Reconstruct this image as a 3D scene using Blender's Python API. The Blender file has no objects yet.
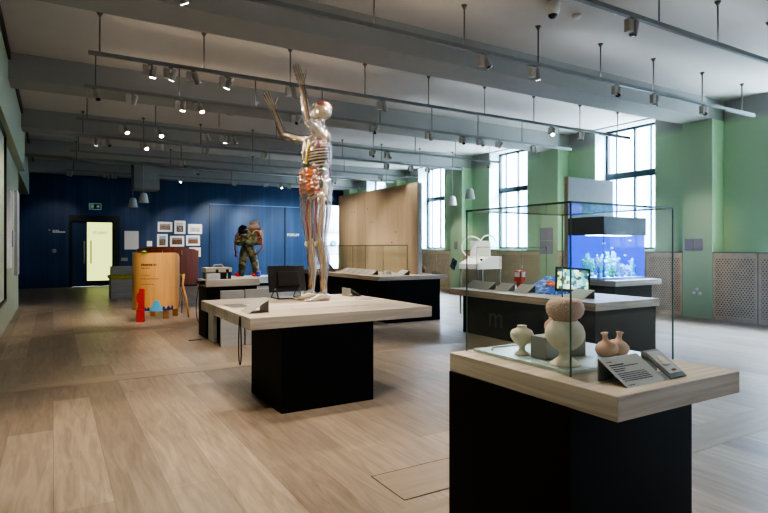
import bpy, bmesh, math, random
from mathutils import Vector, Matrix, Euler
random.seed(7)
PI = math.pi
sc = bpy.context.scene
COL = sc.collection
H, HB = 3.97, 3.61            # ceiling, underside of the beams
LW, RW, RR, WX = -0.65, 10.2, 10.58, 11.0   # left wall, pier faces, recess wall, window plane
BY = 20.7                     # back wall
BEAMS = [-1.55, 2.02, 5.587, 9.155, 12.72, 16.29, 19.86]
BW = 0.553

# ------------------------------------------------------------------ materials
def nm(name):
    m = bpy.data.materials.new(name); m.use_nodes = True
    nt = m.node_tree; nt.nodes.clear()
    out = nt.nodes.new('ShaderNodeOutputMaterial')
    return m, nt, out
def N(nt, t, **kw):
    n = nt.nodes.new(t)
    for k, v in kw.items():
        if k.startswith('i_'):
            n.inputs[k[2:].replace('_', ' ')].default_value = v
        else:
            setattr(n, k, v)
    return n
def c4(c): return (c[0], c[1], c[2], 1)
def principled(nt, out, col=None, rough=.6, metal=0, spec=.5):
    b = nt.nodes.new('ShaderNodeBsdfPrincipled')
    if col is not None: b.inputs['Base Color'].default_value = c4(col)
    b.inputs['Roughness'].default_value = rough
    b.inputs['Metallic'].default_value = metal
    b.inputs['Specular IOR Level'].default_value = spec
    nt.links.new(b.outputs[0], out.inputs[0])
    return b
def plain(name, col, rough=.6, metal=0, spec=.5, var=.06, scale=6, bump=0):
    m, nt, out = nm(name)
    b = principled(nt, out, col, rough, metal, spec)
    tc = N(nt, 'ShaderNodeTexCoord')
    no = N(nt, 'ShaderNodeTexNoise', i_Scale=scale, i_Detail=4.0)
    nt.links.new(tc.outputs['Object'], no.inputs['Vector'])
    mx = N(nt, 'ShaderNodeMix', data_type='RGBA')
    mx.inputs['A'].default_value = c4([max(0, x * (1 - var * 2)) for x in col])
    mx.inputs['B'].default_value = c4([min(1, x * (1 + var * 2)) for x in col])
    nt.links.new(no.outputs['Fac'], mx.inputs['Factor'])
    nt.links.new(mx.outputs['Result'], b.inputs['Base Color'])
    if bump:
        bp = N(nt, 'ShaderNodeBump', i_Strength=bump, i_Distance=.01)
        nt.links.new(no.outputs['Fac'], bp.inputs['Height'])
        nt.links.new(bp.outputs[0], b.inputs['Normal'])
    return m
def emit(name, col, s):
    m, nt, out = nm(name)
    e = N(nt, 'ShaderNodeEmission'); e.inputs[0].default_value = c4(col); e.inputs[1].default_value = s
    nt.links.new(e.outputs[0], out.inputs[0]); return m
def ramp(nt, stops):
    r = N(nt, 'ShaderNodeValToRGB')
    el = r.color_ramp.elements
    while len(el) < len(stops): el.new(.5)
    for e, (p, c) in zip(el, stops): e.position = p; e.color = c4(c)
    return r
def wood(name, a, b_, rough=.55, along='Y', scale=1.0, knots=0.0, grain=10, board=0, knotcol=None, turn=False):
    """fine grain stretched along one axis, soft board-to-board changes, round knots"""
    m, nt, out = nm(name)
    b = principled(nt, out, a, rough, spec=.35)
    tc = N(nt, 'ShaderNodeTexCoord')
    mp = N(nt, 'ShaderNodeMapping')
    s = {'X': (.7, grain, grain), 'Y': (grain, .7, grain), 'Z': (grain, grain, .7)}[along]
    mp.inputs['Scale'].default_value = [q * scale for q in s]
    nt.links.new(tc.outputs['Object'], mp.inputs[0])
    no = N(nt, 'ShaderNodeTexNoise', i_Scale=1.6, i_Detail=7.0, i_Roughness=.62, i_Distortion=.6)
    if turn:
        mpt = N(nt, 'ShaderNodeMapping'); mpt.inputs['Scale'].default_value = [grain * scale, .7 * scale, grain * scale]
        nt.links.new(tc.outputs['Object'], mpt.inputs[0])
        ge = N(nt, 'ShaderNodeNewGeometry'); sg = N(nt, 'ShaderNodeSeparateXYZ'); nt.links.new(ge.outputs['Normal'], sg.inputs[0])
        ab = N(nt, 'ShaderNodeMath', operation='ABSOLUTE'); nt.links.new(sg.outputs['X'], ab.inputs[0])
        gt = N(nt, 'ShaderNodeMath', operation='GREATER_THAN'); gt.inputs[1].default_value = .5; nt.links.new(ab.outputs[0], gt.inputs[0])
        vm = N(nt, 'ShaderNodeMix', data_type='VECTOR'); nt.links.new(gt.outputs[0], vm.inputs['Factor'])
        nt.links.new(mp.outputs[0], vm.inputs['A']); nt.links.new(mpt.outputs[0], vm.inputs['B']); nt.links.new(vm.outputs['Result'], no.inputs['Vector'])
    else:
        nt.links.new(mp.outputs[0], no.inputs['Vector'])
    r = ramp(nt, [(.3, b_), (.62, a)])
    nt.links.new(no.outputs['Fac'], r.inputs[0])
    last = r.outputs[0]
    if board:
        sp = N(nt, 'ShaderNodeSeparateXYZ'); nt.links.new(tc.outputs['Object'], sp.inputs[0])
        ax = {'X': 'Y', 'Y': 'X', 'Z': 'Y'}[along]
        src = sp.outputs[ax]
        mu = N(nt, 'ShaderNodeMath', operation='MULTIPLY'); mu.inputs[1].default_value = 1 / board
        fl = N(nt, 'ShaderNodeMath', operation='FLOOR')
        wn = N(nt, 'ShaderNodeTexWhiteNoise', noise_dimensions='1D')
        nt.links.new(src, mu.inputs[0]); nt.links.new(mu.outputs[0], fl.inputs[0]); nt.links.new(fl.outputs[0], wn.inputs['W'])
        mr = N(nt, 'ShaderNodeMapRange'); mr.inputs['To Min'].default_value = .84; mr.inputs['To Max'].default_value = 1.1
        nt.links.new(wn.outputs['Value'], mr.inputs['Value'])
        hs = N(nt, 'ShaderNodeHueSaturation')
        nt.links.new(last, hs.inputs['Color']); nt.links.new(mr.outputs[0], hs.inputs['Value']); last = hs.outputs[0]
    if knots:
        mp2 = N(nt, 'ShaderNodeMapping')
        s2 = {'X': (.6, 1, 1), 'Y': (1, .6, 1), 'Z': (1, 1, .7)}[along]
        mp2.inputs['Scale'].default_value = [q * 4.2 for q in s2]
        nt.links.new(tc.outputs['Object'], mp2.inputs[0])
        vo = N(nt, 'ShaderNodeTexVoronoi', i_Scale=1.0)
        nt.links.new(mp2.outputs[0], vo.inputs['Vector'])
        rk = ramp(nt, [(.045, (1, 1, 1)), (.10, (0, 0, 0))])
        nt.links.new(vo.outputs['Distance'], rk.inputs[0])
        mu2 = N(nt, 'ShaderNodeMath', operation='MULTIPLY'); mu2.inputs[1].default_value = knots
        nt.links.new(rk.outputs[0], mu2.inputs[0])
        mx = N(nt, 'ShaderNodeMix', data_type='RGBA')
        mx.inputs['B'].default_value = c4(knotcol or [q * .45 for q in b_])
        nt.links.new(mu2.outputs[0], mx.inputs['Factor']); nt.links.new(last, mx.inputs['A']); last = mx.outputs['Result']
    nt.links.new(last, b.inputs['Base Color'])
    return m
def archglass(name, tint=(1, 1, 1), ior=1.45, refl=1.0, rough=.0):
    m, nt, out = nm(name)
    lw = N(nt, 'ShaderNodeLayerWeight'); lw.inputs['Blend'].default_value = .5
    pw = N(nt, 'ShaderNodeMath', operation='POWER'); pw.inputs[1].default_value = 5
    nt.links.new(lw.outputs['Facing'], pw.inputs[0])
    f0 = ((ior - 1) / (ior + 1)) ** 2
    mu = N(nt, 'ShaderNodeMath', operation='MULTIPLY_ADD'); mu.inputs[1].default_value = .9 * refl; mu.inputs[2].default_value = f0 * refl
    nt.links.new(pw.outputs[0], mu.inputs[0])
    t = N(nt, 'ShaderNodeBsdfTransparent'); t.inputs[0].default_value = c4(tint)
    g = N(nt, 'ShaderNodeBsdfGlossy'); g.inputs['Roughness'].default_value = rough
    mx = N(nt, 'ShaderNodeMixShader')
    nt.links.new(mu.outputs[0], mx.inputs[0]); nt.links.new(t.outputs[0], mx.inputs[1]); nt.links.new(g.outputs[0], mx.inputs[2])
    nt.links.new(mx.outputs[0], out.inputs[0]); return m

def floor_mat():
    m, nt, out = nm('oak floor planks')
    b = principled(nt, out, (.4, .3, .2), .38, spec=.45)
    tc = N(nt, 'ShaderNodeTexCoord')
    mp = N(nt, 'ShaderNodeMapping'); mp.inputs['Rotation'].default_value = (0, 0, PI / 2)
    nt.links.new(tc.outputs['Object'], mp.inputs[0])
    br = N(nt, 'ShaderNodeTexBrick', offset=.37, offset_frequency=2, squash=1.0)
    br.inputs['Scale'].default_value = 1
    br.inputs['Brick Width'].default_value = 2.3; br.inputs['Row Height'].default_value = .27
    br.inputs['Mortar Size'].default_value = .0016; br.inputs['Mortar Smooth'].default_value = .2
    br.inputs['Bias'].default_value = -.1
    br.inputs['Color1'].default_value = (.385, .31, .238, 1); br.inputs['Color2'].default_value = (.25, .197, .152, 1)
    br.inputs['Mortar'].default_value = (.22, .165, .12, 1)
    nt.links.new(mp.outputs[0], br.inputs['Vector'])
    mg = N(nt, 'ShaderNodeMapping'); mg.inputs['Scale'].default_value = (9, .8, 1)
    nt.links.new(tc.outputs['Object'], mg.inputs[0])
    no = N(nt, 'ShaderNodeTexNoise', i_Scale=2.2, i_Detail=8.0, i_Roughness=.6, i_Distortion=1.2)
    nt.links.new(mg.outputs[0], no.inputs['Vector'])
    r = ramp(nt, [(.25, (.62, .60, .58)), (.68, (1.12, 1.12, 1.12))])
    nt.links.new(no.outputs['Fac'], r.inputs[0])
    mx = N(nt, 'ShaderNodeMix', data_type='RGBA', blend_type='MULTIPLY'); mx.inputs['Factor'].default_value = 1
    nt.links.new(br.outputs['Color'], mx.inputs['A']); nt.links.new(r.outputs[0], mx.inputs['B'])
    nt.links.new(mx.outputs['Result'], b.inputs['Base Color'])
    r2 = N(nt, 'ShaderNodeMapRange'); r2.inputs['To Min'].default_value = .32; r2.inputs['To Max'].default_value = .5
    nt.links.new(no.outputs['Fac'], r2.inputs['Value']); nt.links.new(r2.outputs[0], b.inputs['Roughness'])
    bp = N(nt, 'ShaderNodeBump', i_Strength=.25, i_Distance=.004)
    nt.links.new(br.outputs['Fac'], bp.inputs['Height']); bp.invert = True
    nt.links.new(bp.outputs[0], b.inputs['Normal'])
    return m
def strip_floor_mat():
    m = wood('oak threshold board', (.33, .262, .195), (.25, .195, .145), .42, 'X', 1, grain=9)
    return m
def blue_mat():
    m, nt, out = nm('blue stained boarding')
    b = principled(nt, out, (.02, .07, .2), .45, spec=.4)
    tc = N(nt, 'ShaderNodeTexCoord'); sp = N(nt, 'ShaderNodeSeparateXYZ'); nt.links.new(tc.outputs['Object'], sp.inputs[0])
    mu = N(nt, 'ShaderNodeMath', operation='MULTIPLY'); mu.inputs[1].default_value = 1 / .16
    fl = N(nt, 'ShaderNodeMath', operation='FLOOR'); fr = N(nt, 'ShaderNodeMath', operation='FRACT')
    nt.links.new(sp.outputs['X'], mu.inputs[0]); nt.links.new(mu.outputs[0], fl.inputs[0]); nt.links.new(mu.outputs[0], fr.inputs[0])
    wn = N(nt, 'ShaderNodeTexWhiteNoise', noise_dimensions='1D'); nt.links.new(fl.outputs[0], wn.inputs['W'])
    mp = N(nt, 'ShaderNodeMapping'); mp.inputs['Scale'].default_value = (14, 14, .5); nt.links.new(tc.outputs['Object'], mp.inputs[0])
    no = N(nt, 'ShaderNodeTexNoise', i_Scale=1.5, i_Detail=5.0); nt.links.new(mp.outputs[0], no.inputs['Vector'])
    ad = N(nt, 'ShaderNodeMath', operation='ADD'); nt.links.new(wn.outputs['Value'], ad.inputs[0]); nt.links.new(no.outputs['Fac'], ad.inputs[1])
    mr = N(nt, 'ShaderNodeMapRange'); mr.inputs['From Max'].default_value = 2; nt.links.new(ad.outputs[0], mr.inputs['Value'])
    mx = N(nt, 'ShaderNodeMix', data_type='RGBA'); mx.inputs['A'].default_value = (.018, .042, .10, 1); mx.inputs['B'].default_value = (.033, .080, .19, 1)
    nt.links.new(mr.outputs[0], mx.inputs['Factor'])
    lt = N(nt, 'ShaderNodeMath', operation='LESS_THAN'); lt.inputs[1].default_value = .03; nt.links.new(fr.outputs[0], lt.inputs[0])
    mx2 = N(nt, 'ShaderNodeMix', data_type='RGBA'); mx2.inputs['B'].default_value = (.008, .02, .05, 1)
    nt.links.new(lt.outputs[0], mx2.inputs['Factor']); nt.links.new(mx.outputs['Result'], mx2.inputs['A'])
    nt.links.new(mx2.outputs['Result'], b.inputs['Base Color'])
    return m
def green_to_grey_wall(name, green, grey, zc):
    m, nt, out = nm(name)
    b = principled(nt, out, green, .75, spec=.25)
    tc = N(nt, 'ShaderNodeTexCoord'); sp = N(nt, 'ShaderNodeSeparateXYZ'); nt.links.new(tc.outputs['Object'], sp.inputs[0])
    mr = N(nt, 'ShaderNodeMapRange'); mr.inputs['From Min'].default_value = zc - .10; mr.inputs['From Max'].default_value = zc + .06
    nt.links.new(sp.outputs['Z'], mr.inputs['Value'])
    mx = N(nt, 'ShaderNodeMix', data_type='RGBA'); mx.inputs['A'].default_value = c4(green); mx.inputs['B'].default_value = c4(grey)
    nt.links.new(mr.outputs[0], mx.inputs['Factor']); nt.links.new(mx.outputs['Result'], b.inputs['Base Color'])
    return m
def perforated(name, base, hole):
    """pale veneer panel drilled with staggered rows of round holes (surface pattern)"""
    m, nt, out = nm(name)
    b = principled(nt, out, base, .6, spec=.3)
    tc = N(nt, 'ShaderNodeTexCoord'); sp = N(nt, 'ShaderNodeSeparateXYZ'); nt.links.new(tc.outputs['Object'], sp.inputs[0])
    def M(op, a, b2=None, c=None):
        n = N(nt, 'ShaderNodeMath', operation=op)
        for i, v in enumerate((a, b2, c)):
            if v is None: continue
            if isinstance(v, (int, float)): n.inputs[i].default_value = v
            else: nt.links.new(v, n.inputs[i])
        return n.outputs[0]
    py, pz = .052, .038
    row = M('FLOOR', M('DIVIDE', sp.outputs['Z'], pz))
    odd = M('MULTIPLY', M('FLOORED_MODULO', row, 2.0), .5)
    u = M('SUBTRACT', M('FRACT', M('ADD', M('DIVIDE', sp.outputs['Y'], py), odd)), .5)
    v = M('SUBTRACT', M('FRACT', M('DIVIDE', sp.outputs['Z'], pz)), .5)
    du = M('MULTIPLY', u, py); dv = M('MULTIPLY', v, pz)
    d = M('SQRT', M('ADD', M('MULTIPLY', du, du), M('MULTIPLY', dv, dv)))
    h = M('LESS_THAN', d, .0125)
    PW = .754
    pm = M('FRACT', M('DIVIDE', M('SUBTRACT', sp.outputs['Y'], 5.587 - 3.568 * 4), PW))
    # frame margins are keyed to each bay's own start through object space
    inside = M('MULTIPLY', M('GREATER_THAN', sp.outputs['Z'], .09), M('LESS_THAN', sp.outputs['Z'], 1.11))
    fy = M('FRACT', M('DIVIDE', sp.outputs['Y'], PW))
    inside = M('MULTIPLY', inside, M('MULTIPLY', M('GREATER_THAN', fy, .07), M('LESS_THAN', fy, .93)))
    seam = M('ADD', M('LESS_THAN', fy, .012), M('GREATER_THAN', fy, .988))
    mask = M('MAXIMUM', M('MULTIPLY', h, inside), M('MULTIPLY', seam, .7))
    no = N(nt, 'ShaderNodeTexNoise', i_Scale=7.0, i_Detail=5.0); nt.links.new(tc.outputs['Object'], no.inputs['Vector'])
    r = ramp(nt, [(.3, [q * .88 for q in base]), (.7, [min(1, q * 1.08) for q in base])]); nt.links.new(no.outputs['Fac'], r.inputs[0])
    mx = N(nt, 'ShaderNodeMix', data_type='RGBA'); mx.inputs['B'].default_value = c4(hole)
    nt.links.new(mask, mx.inputs['Factor']); nt.links.new(r.outputs[0], mx.inputs['A'])
    nt.links.new(mx.outputs['Result'], b.inputs['Base Color'])
    return m
def patches(name, cols, scale=10, rough=.7, kind='VORONOI', pos=None, em=0):
    m, nt, out = nm(name)
    b = principled(nt, out, cols[0], rough)
    tc = N(nt, 'ShaderNodeTexCoord')
    if kind == 'VORONOI':
        vo = N(nt, 'ShaderNodeTexVoronoi', i_Scale=scale); nt.links.new(tc.outputs['Object'], vo.inputs['Vector'])
        sx = N(nt, 'ShaderNodeSeparateColor'); nt.links.new(vo.outputs['Color'], sx.inputs[0]); f = sx.outputs[0]
    else:
        no = N(nt, 'ShaderNodeTexNoise', i_Scale=scale, i_Detail=3.0); nt.links.new(tc.outputs['Object'], no.inputs['Vector'])
        mr = N(nt, 'ShaderNodeMapRange'); mr.inputs['From Min'].default_value = .3; mr.inputs['From Max'].default_value = .7
        nt.links.new(no.outputs['Fac'], mr.inputs['Value']); f = mr.outputs[0]
    n = len(cols)
    r = ramp(nt, [(i / n, c) for i, c in enumerate(cols)]); r.color_ramp.interpolation = 'CONSTANT'
    nt.links.new(f, r.inputs[0]); nt.links.new(r.outputs[0], b.inputs['Base Color'])
    if em:
        nt.links.new(r.outputs[0], b.inputs['Emission Color']); b.inputs['Emission Strength'].default_value = em
    return m

M = {}
M['floor'] = floor_mat(); M['strip'] = strip_floor_mat()
M['ceil'] = plain('ceiling paint', (.52, .49, .46), .9, spec=.1, var=.02, scale=2)
M['beam'] = plain('beam grey paint', (.34, .335, .315), .8, spec=.2, var=.02, scale=3)
M['soffit'] = M['beam']
M['green'] = plain('green wall paint', (.43, .59, .39), .75, spec=.25, var=.02, scale=2)
M['recess'] = green_to_grey_wall('recess wall green to grey', (.43, .59, .39), (.36, .36, .345), 3.62)  # green below, changing softly to grey towards the ceiling
M['leftwall'] = plain('pale green plaster', (.42, .46, .35), .8, spec=.2, var=.03, scale=2)
M['blue'] = blue_mat()
M['reveal'] = plain('white window reveal', (.58, .68, .66), .7, var=.01)
M['dado'] = perforated('perforated pale veneer', (.60, .50, .35), (.20, .155, .11))
M['ledge'] = plain('grey green ledge paint', (.20, .24, .19), .6)
M['frame'] = plain('dark window frame paint', (.018, .035, .045), .5)
M['bar'] = plain('blue grey glazing bar', (.12, .22, .45), .5)
M['winglass'] = archglass('window glass', (.96, .98, 1), 1.45, .6)
M['slab'] = wood('whitened pine slab', (.56, .50, .43), (.38, .325, .265), .55, 'X', 1, .75, 14, board=.14, knotcol=(.22, .13, .07), turn=True)
M['slabXY'] = wood('whitened pine block', (.56, .485, .40), (.36, .295, .225), .55, 'X', 1, .7, 14, knotcol=(.22, .13, .07), turn=True)
M['slabY'] = wood('whitened pine slab lengthwise', (.56, .475, .385), (.37, .30, .225), .55, 'Y', 1, .6, 14, board=.12, knotcol=(.22, .13, .07))
M['ply'] = wood('knotty pine board wall', (.58, .475, .355), (.51, .41, .30), .6, 'Z', 1, 1, 8, board=.42, knotcol=(.20, .11, .05))
M['coolside'] = plain('plywood greyed as by cool light', (.52, .53, .55), .7, var=.04, scale=9)  # grey colour stands in for cool light on the plywood sides
M['barrelwood'] = wood('honey plywood', (.66, .38, .15), (.55, .30, .11), .45, 'Z', 1, .15, 9, board=.1)
M['brownwood'] = wood('dark red brown veneer', (.23, .062, .032), (.13, .034, .02), .4, 'Z', 1, 0, 8)
M['black'] = plain('black plinth laminate', (.006, .006, .0065), .5, spec=.15, var=.05)
M['blackside'] = plain('black plinth satin', (.020, .018, .016), .4, spec=.4, var=.05)
M['blackplastic'] = plain('black plastic', (.012, .012, .013), .4)
M['glass'] = archglass('display case glass', (.985, .995, .99), 1.45, .55)
M['glass_edge'] = plain('green glass edge', (.06, .14, .11), .35, spec=.4, var=.1)
M['deck'] = plain('pale green display deck', (.50, .60, .57), .25, var=.03)
M['metal'] = plain('grey powder coated steel', (.28, .285, .265), .5, var=.03, scale=20)
M['metalD'] = plain('grey steel sheet', (.30, .30, .285), .45, var=.04)
M['metalM'] = plain('mid grey folded steel', (.42, .42, .39), .5, var=.03)
M['metalL'] = plain('pale grey steel', (.50, .51, .52), .5, var=.03)
M['track'] = plain('grey track aluminium', (.22, .22, .21), .5)
M['trackL'] = plain('pale track aluminium', (.20, .205, .20), .5)
M['rod'] = plain('dull steel rod', (.14, .135, .13), .5)
M['fixture'] = plain('taupe spotlight body', (.42, .38, .33), .45)
M['lens_off'] = plain('dark lens', (.015, .015, .015), .2)
M['lens_on'] = emit('lit lens', (1, .93, .82), 14)
M['lens_hot'] = emit('bright lens', (1, .94, .84), 60)
M['led'] = emit('green indicator', (.1, 1, .55), 3)
M['white'] = plain('white paint', (.72, .72, .70), .6, var=.02)
M['shade'] = plain('off white lamp shade', (.62, .61, .57), .6, var=.02)
M['cream'] = plain('cream earthenware', (.68, .63, .52), .8, var=.12, scale=22, bump=.25)
M['pink'] = plain('pink terracotta', (.62, .42, .33), .8, var=.08, scale=14, bump=.15)
M['pinkbump'] = plain('stippled pink terracotta', (.62, .44, .35), .85, var=.2, scale=150, bump=.7)
M['terra'] = plain('brown terracotta', (.30, .13, .07), .75, var=.2, scale=14, bump=.3)
M['bone'] = plain('ivory bone', (.74, .64, .42), .45, var=.12, scale=18)
M['artery'] = plain('red artery', (.55, .06, .03), .35)
M['vein'] = plain('purple vein', (.16, .07, .17), .35)
M['bowel'] = plain('orange intestine', (.60, .17, .05), .35, var=.2, scale=20, bump=.5)
M['liver'] = plain('dark green liver', (.04, .16, .07), .3)
M['lung'] = plain('dark maroon lung', (.13, .035, .05), .4)
M['brain'] = plain('pink red brain', (.62, .16, .09), .4, var=.2, scale=30, bump=.6)
M['nerve'] = plain('yellow nerve', (.62, .45, .10), .4)
def skin_mat():
    m, nt, out = nm('clear plastic skin')
    lw = N(nt, 'ShaderNodeLayerWeight'); lw.inputs['Blend'].default_value = .5
    pw = N(nt, 'ShaderNodeMath', operation='POWER'); pw.inputs[1].default_value = 1.5
    nt.links.new(lw.outputs['Facing'], pw.inputs[0])
    mu = N(nt, 'ShaderNodeMath', operation='MULTIPLY_ADD'); mu.inputs[1].default_value = .75; mu.inputs[2].default_value = .24
    nt.links.new(pw.outputs[0], mu.inputs[0])
    tc = N(nt, 'ShaderNodeTexCoord'); no = N(nt, 'ShaderNodeTexNoise', i_Scale=22.0, i_Detail=2.0); nt.links.new(tc.outputs['Object'], no.inputs['Vector'])
    bp = N(nt, 'ShaderNodeBump', i_Strength=.9, i_Distance=.03); nt.links.new(no.outputs['Fac'], bp.inputs['Height'])
    t = N(nt, 'ShaderNodeBsdfTransparent'); t.inputs[0].default_value = (.90, .88, .90, 1)
    g = N(nt, 'ShaderNodeBsdfGlossy'); g.inputs['Roughness'].default_value = .2; g.inputs[0].default_value = (.78, .74, .72, 1)
    nt.links.new(bp.outputs[0], g.inputs['Normal'])
    mx = N(nt, 'ShaderNodeMixShader')
    nt.links.new(mu.outputs[0], mx.inputs[0]); nt.links.new(t.outputs[0], mx.inputs[1]); nt.links.new(g.outputs[0], mx.inputs[2])
    nt.links.new(mx.outputs[0], out.inputs[0]); return m
M['skin'] = skin_mat()
M['camo'] = patches('batik printed suit fabric', [(.02, .03, .012), (.10, .09, .035), (.035, .05, .02), (.22, .15, .05), (.07, .035, .015), (.12, .12, .07)], 9)
M['helmet'] = plain('black gloss visor', (.006, .006, .008), .12, spec=.8)
M['wicker'] = plain('brown woven net', (.18, .075, .03), .7, var=.3, scale=20)
M['khaki'] = plain('beige bedroll cloth', (.36, .25, .18), .8)
M['hose'] = plain('rust red hose', (.22, .05, .025), .6)
M['shoe_r'] = plain('red shoe', (.75, .03, .03), .45)
M['shoe_b'] = plain('blue shoe', (.08, .06, .45), .45)
M['red'] = plain('red lacquer', (.62, .035, .02), .45)
M['redl'] = plain('red painted plywood', (.50, .025, .018), .5)
M['skyblue'] = plain('light blue painted plywood', (.07, .42, .78), .5)
M['navy'] = plain('navy blue painted wave', (.015, .03, .22), .5)
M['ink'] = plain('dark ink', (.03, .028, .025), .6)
M['inkbrown'] = plain('burnt brown ink', (.16, .07, .03), .6)
M['olive'] = plain('yellow green cushion fabric', (.38, .36, .02), .9, var=.1, scale=30)
M['benchgrey'] = wood('grey washed boards', (.36, .36, .36), (.29, .29, .30), .6, 'X', 1, 0, 8)
M['paper'] = plain('white printed card', (.74, .74, .74), .7, var=.02)
M['plaque'] = plain('grey label plate', (.31, .30, .33), .5, var=.03)
M['studioglass'] = emit('lit studio glass', (.72, .82, .28), .85)
M['nicheblue'] = plain('teal round plate', (.04, .20, .34), .5)
M['screen'] = patches('tablet picture', [(.03, .06, .07), (.25, .42, .42), (.45, .55, .10), (.05, .10, .12), (.50, .60, .55), (.08, .30, .34)], 22, .3, em=1.2)
M['acrylic'] = archglass('clear acrylic', (.97, .98, .98), 1.45, 1.3)
M['whiteglow'] = plain('white spray lacquer', (.86, .88, .86), .5, var=.01)
M['bookblue'] = patches('blue printed relief board', [(.02, .10, .50), (.03, .16, .62), (.40, .50, .62), (.02, .12, .55), (.03, .14, .60)], 30, .5, em=0)
M['orange'] = plain('orange paint', (.85, .16, .03), .5)
M['outside'] = plain('pale stone facade', (.27, .31, .37), .9, var=.03)
M['outside2'] = plain('blue grey facade joints', (.12, .17, .28), .9, var=.03)
M['cable'] = plain('black cable', (.012, .012, .012), .5)
M['leaf'] = plain('green plastic leaf', (.08, .42, .03), .5)
M['tankback'] = emit('self glowing blue tank panel', (.045, .12, 1.0), .85)  # glow put into the panels in place of hood light falling on them
M['water'] = archglass('aquarium glass', (.86, .92, 1), 1.45, .5)
M['sand'] = plain('white coral sand', (.62, .68, .75), .9, var=.1, scale=30)
M['coral1'] = plain('teal coral', (.10, .42, .52), .7, var=.2, scale=30)
M['coral2'] = plain('pale blue coral', (.35, .55, .75), .7, var=.2, scale=30)
M['coral3'] = plain('green coral', (.12, .42, .20), .7, var=.2, scale=30)
M['fish'] = plain('pale silver fish', (.75, .78, .70), .4)
M['fishy'] = plain('yellow fish', (.85, .65, .08), .4)
M['carddark'] = patches('dark blue printed card', [(.01, .02, .06), (.02, .04, .10), (.01, .02, .05), (.10, .12, .20)], 30, .5)

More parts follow.
